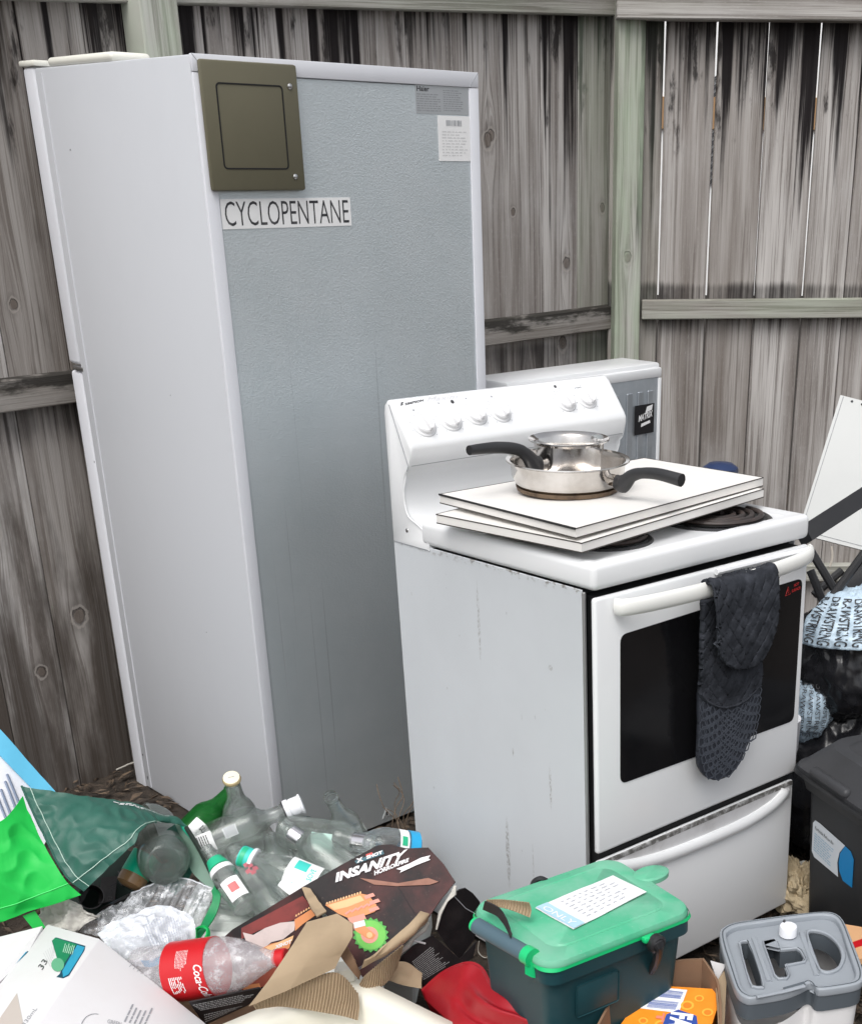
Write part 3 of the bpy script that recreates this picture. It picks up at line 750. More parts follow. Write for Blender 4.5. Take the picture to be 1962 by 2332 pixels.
# elements
mCoil=M('burnt_coil',(.035,.028,.026),.5,dirt=.5,dcol=(.09,.06,.05),ds=40); mRing=M('drip_ring',(.03,.03,.032),.28)
HZ=.9075
for (x,y,r) in ((.43,.125,.098),(.145,.125,.078),(.43,.365,.078),(.145,.365,.098)):
    if x==.43 and y==.125: q=sl(1465*K,1062*K,2,HZ); x,y=q.x,q.y
    if x==.145 and y==.125: q=sl(1240*K,1106*K,2,HZ); x,y=q.x,q.y
    if x==.43 and y==.125: q=0
    e=T.part('element',xf(lathe([(r*.98,0),(r*1.02,.003),(r*1.08,.0045),(r*1.12,.002),(r*1.12,-.002)],48),Matrix.Translation((x,y,HZ-.001))),mRing)
    T.part('drip_bowl',xf(lathe([(0,-.006),(r*.8,-.006),(r,0)],40),Matrix.Translation((x,y,HZ+.0055))),M('bowl_black',(.012,.012,.012),.4),parent=e)
    path=[];turns=4
    for i in range(turns*36+1):
        a=2*math.pi*i/36; rr_=r*.18+(r*.74)*(i/(turns*36)); path.append((x+rr_*math.cos(a),y+rr_*math.sin(a),HZ+.008))
    T.part('coil',tube(path,.0058,8,ry=.0045,up=(0,0,1)),mCoil,parent=e)
# door
door=T.part('door',rbox(.001,SW+.003,-.001,.012,.362,.852,.006,3),mWhite)
T.part('door_liner',rbox(.016,SW-.014,.0125,.0445,.05,.85,0),mDark,smooth=False)
wn=[sl(1268*K,1300*K,1,0),sl(1640*K,1183*K,1,0),sl(1622*K,1475*K,1,0),sl(1268*K,1605*K,1,0)]
wx0,wx1=.058,.557
wl=[]
def rq(P,r,n=5):
    out=[]
    for i in range(4):
        p=Vector(P[i]);a=(Vector(P[i-1])-p).normalized();b_=(Vector(P[(i+1)%4])-p).normalized()
        for j in range(n+1):
            t=j/n; out.append((p+a*r)*(1-t)**2+p*2*t*(1-t)+(p+b_*r)*t*t)
    return out
win=T.part('oven_window',prism([(p.x,-.0025,p.z) for p in rq(wn,.016)],(0,-1,0),.004),mGlassBlk,parent=door,smooth=False)
ip=rq([(wx0+.03,0,.755),(wx1-.06,0,.762),(wx1-.06,0,.52),(wx0+.03,0,.512)],.012)
T.part('warning_lettering',join(text_map('HOT',quad((.532,-.0031,.7735),(.547,-.0031,.775),(.532,-.0031,.7795)),bold=.03),text_map('SURFACE',quad((.526,-.0031,.763),(.552,-.0031,.7655),(.526,-.0031,.769)),bold=.03)),M('red_print',(.55,.03,.03),.5),parent=win,smooth=False)
T.part('warning_symbol',join(tube([(.507,-.0031,.760),(.522,-.0031,.7615),(.5145,-.0031,.777)],.0007,4,closed=True),tube([(.5145,-.0031,.764),(.5145,-.0031,.772)],.0007,4)),M('red_print_mark',(.5,.03,.03),.5),parent=win,smooth=False)
hp=[(.046,-.006,.831),(.052,-.022,.832),(.10,-.034,.832),(.2,-.043,.832),(.3,-.046,.832),(.4,-.045,.834),(.5,-.036,.836),(.55,-.024,.838),(.568,-.008,.84)]
hh=smoothpath(hp,6)
T.part('handle',tube(hh,.0075,14,ry=.0155,up=(0,0,1)),M('handle_white',(.76,.76,.73),.35,dirt=.1),parent=door)
T.part('door_top_curve',tube(smoothpath([(.30,-.006,.846),(.45,-.010,.846),(.55,-.014,.846),(.574,-.006,.846)]),.006,8),mWhite,parent=door)
drawer=T.part('drawer',rbox(.001,SW-.004,.0,.0115,.045,.346,.005,3),mWhite)
rp=[stove.inv@onp(*cg(x,y),stove.m@Vector((0,-.006,0)),SR.col[1]) for x,y in ((-330,905),(-100,880),(130,852),(400,775),(700,655),(950,540),(1120,430),(1205,345),(1225,270))]
rp=[(max(min(p.x,SW-.008),.012),-.004,min(p.z,.335)) for p in rp]
T.part('drawer_lip',tube(smoothpath(rp,5),.008,10,ry=.014,up=(0,0,1)),mWhite,parent=drawer)
T.part('grime_line',rbox(.006,SW-.010,-.0018,.002,.336,.345,0),M('black_grime',(.10,.095,.09),.8,dirt=1,ds=50,dcol=(.55,.55,.55)),parent=drawer,smooth=False)
T.part('drawer_recess',rbox(.008,SW-.012,-.0012,.003,.305,.343,.001,1),M('grimy_enamel',(.55,.55,.56),.45,dirt=.6,ds=7,dcol=(.22,.2,.19)),parent=drawer)
for x,y in ((.04,.06),(.53,.06),(.04,.55),(.53,.55)): T.part('foot',xf(lathe([(.018,-.02),(.018,.03)],12),Matrix.Translation((x,y,0))),mBlack)

# ---------------------------------------------------------------- white boards on the hob
def board(name,label,corners,th):
    """corners: 3 or 4 top-surface points (world)"""
    C=[Vector(c) for c in corners]; n=newell(C); 
    if n.z<0: n=-n
    c0=sum(C,Vector())/4; C=[c-n*(c-c0).dot(n) for c in C]
    t=Thing(name,label,'board',C[0])
    t.part('panel',prism(C,n,th),mMel,world=True,smooth=False)
    lines=[]
    for off in (.0002,th-.0002):
        L=[c-n*off for c in C]; cen=sum(L,Vector())/4
        L=[c+(c-cen).normalized()*.0006 for c in L]
        lines.append(tube(L,.0011,4,closed=True,up=n))
    t.part('edge_line',join(*lines),M('dark_edge_line',(.05,.045,.04),.7),world=True,smooth=False)
    return t,n,C
mMel=M('white_melamine',(.80,.78,.75),.45,dirt=.12,ds=5)
zt=.9635
def SP(px,py,z): 
    n=SR.col[2]; return onp(px,py,Vector((.0266,2.1208,0))+n*z,n)
low=[SP(893*K,1053*K,.943),SP(1190*K,1112*K,.946),SP(1562*K,1001*K,.9505),None]
low[3]=low[0]+low[2]-low[1]+Vector((0,0,0))
board('shelf_board','lower of two white melamine boards stacked on the stove hob',low,.0165)
up_=[SP(900*K,1012*K,.968),SP(1178*K,1082*K,.968),SP(1561*K,978*K,.968),SP(1318*K,938*K,.968)]
tb,bn,bC=board('shelf_board','upper white melamine board on the stove, carrying the two pans',up_,.0165)
tb.part('edge_gap_cover',tube([bC[0]+(bC[1]-bC[0])*.0+Vector((-.001,-.001,0)),bC[1]+Vector((-.001,-.0015,0))],.0022,5),mDark,world=True)

# ---------------------------------------------------------------- pans
def pan_mat():
    m,nt,b=base('worn_stainless'); x,y,z=coords(nt)
    n=nz(nt,vec(nt,x,y,z),14,4,.6); c=mixc(nt,n.step(.35,.7),(.66,.64,.62),(.50,.47,.44)); 
    nt.links.new(c,b.inputs['Base Color']); b.inputs['Metallic'].default_value=1; rr_=n*.2+.04; nt.links.new(rr_.v,b.inputs['Roughness']); return m
mPan=pan_mat(); mBurn=M('burnt_base',(.16,.11,.07),.6,metal=.3,dirt=.8,ds=40,dcol=(.04,.025,.02))
def plan_pt(px,py,z): return SP(px,py,z)
pc_=SP(1160*K,1000*K,.970); zb=pc_.z
pc_=SP(1162*K,1003*K,.970)
pan=Thing('frying_pan','wide stainless frying pan with scorched base, its black handle pointing right','pan',pc_)
Rm=.112
pan.part('body',lathe([(Rm*.80,.006),(Rm*.90,.016),(Rm*.965,.03),(Rm*.975,.048),(Rm*1.0,.0545),(Rm*1.06,.0575),(Rm*1.055,.060),(Rm*.99,.058),(Rm*.955,.048),(Rm*.945,.032),(Rm*.87,.018),(Rm*.78,.0105),(0,.010)],72),mPan)
pan.part('scorched_base',lathe([(0,.0002),(Rm*.80,.0002),(Rm*.875,.003),(Rm*.895,.011),(Rm*.80,.0066),(Rm*.5,.007)],72),mBurn)
def handle(t,ang,pts,br,mat,label=None):
    d=Vector((math.cos(ang),math.sin(ang),0))
    P=[d*a+Vector((0,0,z)) for a,z in pts]
    t.part('handle',tube(smoothpath(P,6),[r[0] for r in resamp(br,len(smoothpath(P,6)))],12,ry=[r[1] for r in resamp(br,len(smoothpath(P,6)))],up=(0,0,1)),mat)
def resamp(L,n):
    out=[]
    for i in range(n):
        t=i/(n-1)*(len(L)-1); j=min(int(t),len(L)-2); f=t-j; out.append([a*(1-f)+b_*f for a,b_ in zip(L[j],L[j+1])])
    return out
# handle directions from sight lines at handle height
ph=SP(1395*K,968*K,.972+.062); dv=ph-pc_; aR=math.atan2(dv.y,dv.x); LR=math.hypot(dv.x,dv.y)
pan.part('bracket',tube([Vector((math.cos(aR),math.sin(aR),0))*Rm*.96+Vector((0,0,.036)),Vector((math.cos(aR),math.sin(aR),0))*(Rm+.018)+Vector((0,0,.036))],.008,10,ry=.011),mPan)
handle(pan,aR,[(Rm+.012,.034),(Rm+.03,.033),(Rm+.05,.050),(Rm+.075,.059),((LR+Rm)/2+.03,.063),(LR,.060)],[(.009,.014),(.012,.017),(.010,.012),(.009,.010),(.010,.011),(.011,.012)],mBlack)
ps=SP(1164*K,970*K,.970+.012)
sp_=Thing('saucepan','small stainless saucepan sitting inside the frying pan, black handle pointing left','pan',ps)
Rs=.0755; hs_=.068
sp_.part('body',lathe([(0,.0005),(Rs*.80,.0005),(Rs*.89,.006),(Rs*.905,hs_*.5),(Rs*.915,hs_*.90),(Rs*.96,hs_*.965),(Rs*1.06,hs_*.99),(Rs*1.065,hs_+.0015),(Rs*1.05,hs_+.0025),(Rs*.93,hs_*.97),(Rs*.885,hs_*.9),(Rs*.875,hs_*.5),(Rs*.86,.008),(Rs*.8,.004),(0,.004)],64),mPan)
ph=SP(960*K,918*K,.984+.082); dv=ph-ps; aL=math.atan2(dv.y,dv.x); LL=math.hypot(dv.x,dv.y)
sp_.part('bracket',tube([Vector((math.cos(aL),math.sin(aL),0))*Rs*.9+Vector((0,0,.026)),Vector((math.cos(aL),math.sin(aL),0))*(Rs+.02)+Vector((0,0,.028))],.008,10,ry=.012),mPan)
handle(sp_,aL,[(Rs+.006,.030),(Rs+.022,.032),(Rs+.042,.052),(Rs+.07,.068),((LL+Rs)/2+.03,.078),(LL,.082)],[(.010,.016),(.013,.019),(.011,.013),(.010,.011),(.011,.011),(.009,.009)],mBlack)

# ---------------------------------------------------------------- oven mitt over the door handle
def mitt_mat():
    m,nt,b=base('charcoal_cotton'); x,y,z=coords(nt); v=vec(nt,x,y,z)
    n=nz(nt,v,22,6,.7); f=nz(nt,v,700,2,.5)
    c=mixc(nt,n.step(.35,.72),(.016,.018,.023),(.046,.050,.061)); nt.links.new(c,b.inputs['Base Color']); b.inputs['Roughness'].default_value=.9
    b.inputs['Specular IOR Level'].default_value=.2; bump(nt,b,f,.4,.0008); return m
mMitt=mitt_mat()
mt=Thing('oven_mitt','long charcoal quilted double oven mitt hung over the oven door handle','oven mitt',stove.m@Vector((.33,-.05,.84)))
Sv=stove.m
def mf(px,py,y): n=SR.col[1]; return onp(px,py,Sv@Vector((0,y,0)),n)
def quilt(G,n0,amp=.0032,per=.034):
    nv=len(G);nu=len(G[0]); out=[]
    for j in range(nv):
        row=[]
        for i in range(nu):
            du=G[j][min(i+1,nu-1)]-G[j][max(i-1,0)]; dv=G[min(j+1,nv-1)][i]-G[max(j-1,0)][i]; n=du.cross(dv).normalized()
            if n.dot(n0)<0: n=-n
            L=stove.inv@G[j][i]; a=(L.x*1.25+L.z)/per; b_=(L.x*1.25-L.z)/per
            q=min(abs(math.sin(math.pi*a)),abs(math.sin(math.pi*b_))); ed=min(i,nu-1-i)/ (nu-1); 
            k=amp*(min(q*2.6,1)**.6)+.0012*noise.noise(L*60)
            row.append(G[j][i]+n*k)
        out.append(row)
    return out
fnW=-SR.col[1]
# long back piece
yl=-.052
L_l=[mf(1432*K,1245*K,yl+.01),mf(1430*K,1330*K,yl+.012),mf(1427*K,1450*K,yl+.018),mf(1424*K,1540*K,yl+.02)]
L_r=[mf(1560*K,1205*K,yl+.01),mf(1557*K,1340*K,yl+.012),mf(1550*K,1450*K,yl+.018),mf(1530*K,1540*K,yl+.02)]
bot=[mf(*cm(670,1480),yl+.02),mf(*cm(682,1570),yl+.022),mf(*cm(735,1640),yl+.022),mf(*cm(800,1652),yl+.022),mf(*cm(880,1615),yl+.022),mf(*cm(945,1535),yl+.021),mf(*cm(990,1440),yl+.02)]
L_l=[mf(*cm(695,480),yl+.006),mf(*cm(690,700),yl+.012),mf(*cm(682,1000),yl+.017),mf(*cm(676,1250),yl+.02),bot[0]]
L_r=[mf(*cm(1100,380),yl+.006),mf(*cm(1095,700),yl+.012),mf(*cm(1080,1000),yl+.017),mf(*cm(1045,1290),yl+.02),bot[-1]]
G=coons([L_l[0],L_r[0]],bot,L_l,L_r,nu=52,nv=150,wr=.003,ws=14)
Gq=quilt(G,fnW,.0017)
nb_=int(len(G)*.60)
mt.part('long_glove',grid_vf(Gq[:nb_+1],.010),mMitt,world=True,auto=None)
mt.part('grip_end',grid_vf(G[nb_:],.009),M('charcoal_silicone',(.022,.025,.034),.6),world=True,auto=None)
mt.part('cuff_binding',tube([Gq[nb_][i]+fnW*.011 for i in range(0,len(G[0]),3)],.0022,6),mMitt,world=True)
# hexagon grip pattern
hx=[]
Wl=.098;Hl=.165;cell=.0125
rows=int(Hl/(cell*.866)); 
for j in range(rows):
    for i in range(int(Wl/cell)+1):
        u=(i+(.5 if j%2 else 0)+.35)*cell/Wl; v=.60+ .4*((j+.9)*cell*.87/Hl)
        hw=abs(u-.5)*2
        if u>.95 or u<.05 or v>.975 or (v>.9 and hw>.62-(v-.9)*4): continue
        c=grid_at(G,u,v,0); c1=grid_at(G,min(u+.04,1),v,0); c2=grid_at(G,u,min(v+.03,1),0)
        ex=(c1-c).normalized(); rad=(c1-c).length/.04*cell/Wl*.555 if u<.95 else cell*.5; ez=(c2-c); ez=(ez-ex*ez.dot(ex)).normalized()
        P=[c+fnW*.0098+(ex*math.cos(R(60*k+30))+ez*math.sin(R(60*k+30)))*rad*1.0 for k in range(6)]
        Q=[c+fnW*.0098+(ex*math.cos(R(60*k+30))+ez*math.sin(R(60*k+30)))*rad*.80 for k in range(6)]
        V=P+[p+fnW*.0006 for p in P]+[q+fnW*.0006 for q in Q]+Q
        F=[]
        for k in range(6):
            k2=(k+1)%6; F+= [[k,k2,6+k2,6+k],[6+k,6+k2,12+k2,12+k],[12+k,12+k2,18+k2,18+k]]
        hx.append((V,F))
mt.part('silicone_hexagons',join(*hx),M('grey_silicone',(.055,.062,.078),.45),world=True,smooth=False,kind='stuff')
# front short flap, folded over the handle
tl=[mf(*cm(720,378),-.030),mf(*cm(745,372),-.052),mf(*cm(772,400),-.064)]
tr=[mf(*cm(1145,262),-.030),mf(*cm(1165,256),-.052),mf(*cm(1190,300),-.064)]
fl_=tl+[mf(*cm(800,600),-.068),mf(*cm(803,760),-.066)]
fr_=tr+[mf(*cm(1195,520),-.068),mf(*cm(1150,740),-.066)]
fb_=[fl_[-1],mf(*cm(830,860),-.066),mf(*cm(930,928),-.066),mf(*cm(1040,905),-.066),mf(*cm(1100,840),-.066),fr_[-1]]
G2=coons([fl_[0],fr_[0]],fb_,fl_,fr_,nu=54,nv=80,wr=.003,ws=14,seed=3)
mt.part('short_glove',grid_vf(quilt(G2,fnW,.0020),.009),mMitt,world=True,auto=None)
edge=[g[0]+fnW*.006 for g in G2]+[p+fnW*.006 for p in G2[-1][1:]]+[g[-1]+fnW*.006 for g in G2[::-1][1:]]
mt.part('binding',tube(edge[::2],.003,6),mMitt,world=True)

# ================================================================ the rubbish pile
def TW(name,label,cat,p,group=None): return Thing(name,label,cat,p,None,group)
def planefn(p,n):
    p=Vector(p); n=Vector(n).normalized()
    if n.dot(O-p)<0: n=-n
    return lambda px,py,off=0: onp(px,py,p+n*off,n)
def quad4(bl,br,tl,tr): return lambda u,v:(bl*(1-u)+br*u)*(1-v)+(tl*(1-u)+tr*u)*v
def tri_cdt(P): return P
def poly(fn,pts,off,conv=None):
    return [fn(*(conv(*p) if conv else p),off) for p in pts]
def decal(fn,pts,off=.0012,conv=None,th=.0004):
    P=poly(fn,pts,off,conv); n=newell(P)
    if n.dot(O-P[0])<0: n=-n; 
    return prism(P,n,th)
def box_from(o,ex,ey,ez,lx,ly,lz,r=.002):
    m=Matrix((ex,ey,ez)).transposed().to_4x4(); m.translation=Vector(o)
    return xf(rbox(0,lx,0,ly,0,lz,r,1),m)

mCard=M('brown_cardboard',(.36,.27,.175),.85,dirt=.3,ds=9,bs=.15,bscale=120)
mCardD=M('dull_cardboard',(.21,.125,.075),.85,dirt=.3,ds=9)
mWhiteCard=M('white_carton',(.70,.69,.70),.5,dirt=.22,ds=5,dcol=(.55,.5,.46))
mLitter=M('grubby_tissue',(.62,.60,.55),.8,dirt=.5,ds=14)

# -- hidden underlayer: added foam box carrying the bottles, pale to brighten the glass
mFoam=M('pale_foam',(.66,.68,.66),.7)
T=TW('added_foam_box','unseen pale foam box added under the glass bottles to brighten them','foam box',(-.56,2.33,0))
T.part('box_body',box_from((-.80,2.16,0),Vector((1,0,0)),Vector((0,1,0)),Vector((0,0,1)),.46,.30,.19,.006),mFoam,world=True)
T.part('flap',prism([(-.80,2.16,.191),(-.36,2.16,.191),(-.38,2.03,.13),(-.78,2.03,.13)],(0,-.5,.9),.004),mFoam,world=True,smooth=False)
T=TW('cardboard_box','dark carton buried below the soft drink bottle and torn toy box','cardboard box',(-.55,1.9,0))
T.part('box_body',box_from((-.84,1.80,0),Vector((1,0,0)),Vector((0,1,0)),Vector((0,0,1)),.34,.24,.11,.006),mCardD,world=True)

# -- woven bag with blue edge (far left)
T=TW('woven_bag','white woven bag with light blue edge band, slumped against the fence','bag',U(20,1800,.1))
G=coons([U(-70,2010,.20),U(60,2020,.20)],[U(-90,1570,.46),U(0,1664,.40),U(60,1730,.35),U(128,1806,.29)],[U(-70,2010,.2),U(-110,1800,.34),U(-90,1570,.46)],[U(60,2020,.20),U(110,1900,.24),U(128,1806,.29)],nu=30,nv=30,wr=.006,ws=8)
T.part('bag_body',grid_vf(G,.012),M('woven_white',(.68,.69,.73),.6,dirt=.15,bs=.3,bscale=900),world=True)
eg=G[-1]
T.part('edge_band',grid_vf([[p+(G[-6][i]-p)*k+Vector((0,-.003,.0045)) for i,p in enumerate(eg)] for k in (0,.5,1.0)],.004),M('sky_blue_tape',(.10,.42,.62),.5,dirt=.2),world=True)
for u0,v0,u1,v1 in ((.55,.70,.98,.30),(.52,.62,.96,.22),(.5,.55,.9,.18),(.56,.76,.97,.40)):
    L=[grid_at(G,u0+(u1-u0)*t/8,v0+(v1-v0)*t/8,0) for t in range(9)]; L=[p+(O-p).normalized()*.003 for p in L]
    T.part('printed_stripe',tube(L,.0028,4),M('slate_print',(.20,.24,.33),.6),world=True,smooth=False)

# -- green reusable bag
mDG=M('dark_green_woven',(.020,.095,.070),.45,dirt=.35,ds=10,dcol=(.04,.16,.12),bs=.35,bscale=500)
mBG=M('bright_green_fabric',(.005,.46,.06),.55,dirt=.25,ds=7,dcol=(0,.33,.03))
mBG.node_tree.nodes['Principled BSDF'].inputs['Subsurface Weight'].default_value=.0
mInner=M('pale_green_lining',(.16,.25,.20),.45,dirt=.4,ds=9,dcol=(.09,.16,.12))
mThread=M('pale_thread',(.45,.6,.52),.7)
bagT=TW('shopping_bag','green reusable shopping bag tipped over, its open mouth spilling jars and wrappers','shopping bag',U(200,2000,.05))
A=U(52,1793,.45); C=U(192,2029,.30); B=U(424,1884,.33)
topE=[A,U(140,1806,.44),U(245,1825,.41),U(335,1841,.38),U(400,1862,.35),B]
leftE=[A,U(105,1914,.38),U(150,1990,.33),C]
openE=[C,U(232,1990,.33),U(269,1953,.35),U(305,1920,.37),U(322,1893,.38),U(340,1878,.375),U(365,1868,.36)]
G=coons(leftE,[B,U(395,1874,.345),U(365,1868,.36)],topE,openE,nu=70,nv=90,wr=.010,ws=11,fine=.0035,seed=2)
bagT.part('side_panel',grid_vf(G,.0015),mDG,world=True)
L=[grid_at(G,.90,t/30,0) for t in range(31)]; 
bagT.part('stitching',tube([p+(O-p).normalized()*.0016 for p in L],.0008,4),mThread,world=True)
L=[grid_at(G,t/30,.05,0) for t in range(31)]
bagT.part('stitching',tube([p+(O-p).normalized()*.0016 for p in L],.0008,4),mThread,world=True)
L=[grid_at(G,t/30,.0,0) for t in range(31)]
bagT.part('piping',tube(L,.0022,6),mDG,world=True)
fnm=lambda u,v:(lambda p:p+(O-p).normalized()*.003)(grid_at(G,.05+.08*v,.48+.40*(1-u),0))
bagT.part('lettering',scribble(fnm,2,5,.5,.03,.09,.02,.98),mPaper,world=True,smooth=False)
TL_=[U(-90,1890,.42),U(-85,1990,.36),U(-80,2118,.26)]
G3=coons(TL_,leftE and [U(50,1816,.445),U(100,1925,.375),U(146,2000,.322),U(186,2036,.29)],[U(-90,1890,.42),U(0,1872,.43),U(50,1816,.445)],[U(-80,2118,.26),U(0,2102,.265),U(82,2070,.275),U(186,2036,.29)],nu=70,nv=70,wr=.012,ws=8,fine=.004,seed=9)
bagT.part('end_panel',grid_vf(G3,.0015),mBG,world=True)
L=[grid_at(G3,.86,t/30,0) for t in range(31)]
bagT.part('stitching',tube([p+(O-p).normalized()*.0016 for p in L],.0008,4),M('light_green_thread',(.1,.75,.2),.7),world=True)
bagT.part('strap',sheet([U(52,2086,.262),U(80,2074,.266)],[U(78,2118,.235),U(104,2112,.235)],[U(52,2086,.262),U(78,2118,.235)],[U(80,2074,.266),U(104,2112,.235)],nu=6,nv=6,th=.002),mBG,world=True)
# far wall of the mouth
outE=[B,U(455,1935,.30),U(480,1985,.27),U(500,2026,.25)]
inE=[U(400,1876,.325),U(420,1935,.29),U(437,1986,.265),U(487,2030,.245)]
bagT.part('mouth_lining',sheet(inE,outE,[inE[0],outE[0]],[inE[-1],outE[-1]],nu=26,nv=10,wr=.004,ws=18,th=.0015),mInner,world=True)
bagT.part('inner_wall',sheet([U(330,1960,.25),U(365,2010,.23),U(400,2040,.22)],inE[:3],[U(330,1960,.25),U(370,1900,.33),inE[0]],[U(400,2040,.22),U(425,2010,.24),inE[2]],nu=20,nv=14,wr=.006,ws=16,th=.001),mDG,world=True)
bagT.part('mouth_rim',tube(smoothpath([p+(O-p).normalized()*.012 for p in outE[:-1]]+[U(498,2022,.262)],6),.0050,6),M('rim_black',(.012,.02,.015),.6),world=True)
mGrnTape=M('green_tape',(.0,.22,.07),.5,dirt=.2)
bagT.part('mouth_tape',sheet([U(495,2010,.258),U(503,2040,.245),U(492,2085,.22),U(450,2146,.20)],[U(482,2030,.25),U(484,2050,.24),U(470,2085,.22),U(441,2140,.20)],[U(495,2010,.258),U(482,2030,.25)],[U(450,2146,.20),U(441,2140,.20)],nu=24,nv=5,th=.003,wr=.002,ws=30),mGrnTape,world=True)
bagT.part('strap_loop',tube(smoothpath([U(448,2150,.205),U(447,2120,.215),U(462,2110,.225),U(474,2118,.22),U(470,2138,.21),U(450,2150,.2)],5),.003,6,ry=.006),M('lime_strap',(.0,.45,.10),.5),world=True)
bagT.part('mouth_tape_top',sheet([U(408,1873,.338),B],[U(418,1890,.325),U(448,1925,.306)],[U(408,1873,.338),U(418,1890,.325)],[B,U(448,1925,.306)],nu=10,nv=5,th=.002),M('sea_green_tape',(.01,.33,.2),.45),world=True)
bagT.part('bag_floor',sheet([U(120,2080,.17),U(300,2110,.16)],[U(260,1930,.26),U(400,1960,.22)],[U(120,2080,.17),U(260,1930,.26)],[U(300,2110,.16),U(400,1960,.22)],nu=16,nv=16,wr=.01,th=.002),M('bag_inside_dark',(.010,.022,.017),.7),world=True)

# ---- bottles
def axis_m(base_,mouth):
    base_,mouth=Vector(base_),Vector(mouth); z=(mouth-base_).normalized(); vd=(O-base_).normalized(); x=(vd-z*vd.dot(z)).normalized(); y=z.cross(x)
    return Matrix((x,y,z)).transposed(),(mouth-base_).length
PROF={'beer':[(0,.86),(.006,.93),(.02,1),(.50,1),(.56,.98),(.62,.86),(.68,.66),(.74,.52),(.82,.46),(.94,.42),(.945,.47),(.965,.48),(.97,.44),(1,.44)],
'spirit':[(0,.88),(.006,.95),(.02,1),(.58,1),(.64,.96),(.69,.80),(.73,.56),(.77,.46),(.88,.42),(.90,.50),(.93,.50),(.94,.44),(1,.44)],
'juice':[(0,.88),(.006,.95),(.02,1),(.48,1),(.58,.95),(.68,.80),(.78,.60),(.86,.50),(.90,.47),(.905,.54),(.92,.54),(.925,.48),(1,.48)],
'soda':[(0,.62),(.01,.80),(.05,.97),(.08,1),(.30,.97),(.33,1),(.55,1),(.62,.97),(.72,.82),(.82,.55),(.90,.32),(.93,.27),(.935,.32),(.95,.32),(.955,.25),(1,.25)]}
def bottle(label,base_,mouth,r,kind='beer',mat=None,group=None,wall=.0024,cap=None,name='glass_bottle'):
    m,L=axis_m(base_,mouth)
    t=Thing(name,label,'bottle',base_,m,group)
    pr=PROF[kind]; out=[]
    P=[(a*L,b_*r) for a,b_ in pr]
    # refine shoulder
    q=[P[0]]
    for i in range(1,len(P)): q.append(P[i])
    outer=[(0,.004)]+[(b_,a) for a,b_ in q]
    inner=[(max(b_-wall,.002),a if a>.01 else .006) for a,b_ in q[2:]][::-1]+[(r*.6,.006),(0,.009)]
    t.part('glass_body' if name=='glass_bottle' else 'bottle_body',lathe(outer[0:1]+outer[1:]+inner,36),mat or mBottle,auto=50)
    t.L=L;t.r=r;t.pr=P
    if cap:
        kind_,mt_=cap; rn=P[-1][1]
        if kind_=='crown':
            pf=[(rn+.0022,L-.006),(rn+.003,L-.0045),(rn+.0016,L),(rn*.85,L+.0022),(0,L+.0026)]
            v,f=lathe(pf,42); v=[(x*(1+.05*(i%2)) if z<L-.003 else x,y*(1+.05*(i%2)) if z<L-.003 else y,z) for i,(x,y,z) in enumerate(v)]
            t.part('crown_cap',(v,f),mt_,auto=50)
        else:
            h=kind_; t.part('screw_cap',lathe([(rn+.0018,L-h*.85),(rn+.0034,L-h*.8),(rn+.0034,L-h*.55),(rn+.0026,L-h*.52),(rn+.0034,L-h*.48),(rn+.003,L+.001),(rn+.001,L+.003),(0,L+.003)],36),mt_)
    return t
def wrap(t,a0,a1,z0,z1,mat,name='paper_label',off=.0006,rs=1):
    n=18; r=t.r*rs+off; v,f=lathe([(r,z0),(r,z1)],n,R(a0),R(a1)); return t.part(name,(v,f),mat,smooth=True)
def wrapmap(t,a0,a1,z0,z1,off=.001,rot=False):
    r=t.r+off
    def fn(u,v):
        if rot: u,v=v,u
        a=R(a0+(a1-a0)*u); return Vector((r*math.cos(a),r*math.sin(a),z0+(z1-z0)*v))
    return fn
gB='empty glass bottles heaped in front of the fridge'
mGold=M('gold_cap',(.62,.50,.28),.35,metal=.5,dirt=.2); mCapTop=M('cream_cap_top',(.80,.74,.55),.45,dirt=.15)
mCapW=M('white_cap',(.78,.79,.82),.4); mSilver=M('silver_foil',(.72,.70,.72),.18,metal=1)
mTeal=M('teal_print',(.05,.55,.48),.5); mTealG=M('green_cap_plastic',(.02,.42,.22),.4)
b=bottle('green glass bottle with white label, lying behind the clear ones by the fridge side',U(400,1935,.27),U(530,1797,.345),.033,'beer',mBottleG,gB)
wrap(b,-25,60,b.L*.18,b.L*.40,mPaper); b.part('lettering',text_map('E',wrapmap(b,10,32,b.L*.30,b.L*.37,rot=True),bold=.03),mPrint,smooth=False)
b=bottle('clear bottle still closed with a gold crown cap, topmost at the fridge corner',U(566,1935,.20),U(527,1772,.425),.034,'beer',None,gB,cap=('crown',mGold))
b.part('cap_face',lathe([(b.pr[-1][1]+.001,b.L+.0027),(b.pr[-1][1]*.95,b.L+.0034),(0,b.L+.0036)],30),mCapTop)
b.part('cap_mark',rbox(-.001,.001,-.006,.006,b.L+.0036,b.L+.0039,0),mGrey,smooth=False)
b=bottle('large clear bottle with white plastic pourer cap, lying sideways across the heap',U(425,1935,.265),U(668,1838,.325),.036,'spirit',None,gB)
rn=b.pr[-1][1]
b.part('screw_cap',lathe([(rn+.004,b.L-.018),(rn+.005,b.L-.015),(rn+.005,b.L-.008),(rn+.002,b.L-.007),(rn+.0035,b.L-.004),(rn+.0035,b.L+.014),(rn+.006,b.L+.015),(rn+.0055,b.L+.019),(rn*.9,b.L+.021),(0,b.L+.019)],36),mCapW)
b.part('black_ring',lathe([(rn+.0042,b.L-.0215),(rn+.0048,b.L-.0185)],30),mPrint)
wrap(b,-30,38,b.L*.05,b.L*.26,mPaper); b.part('fine_print',scribble(wrapmap(b,-22,30,b.L*.1,b.L*.22),6,3,.45,.05,.2),mPrint,smooth=False)
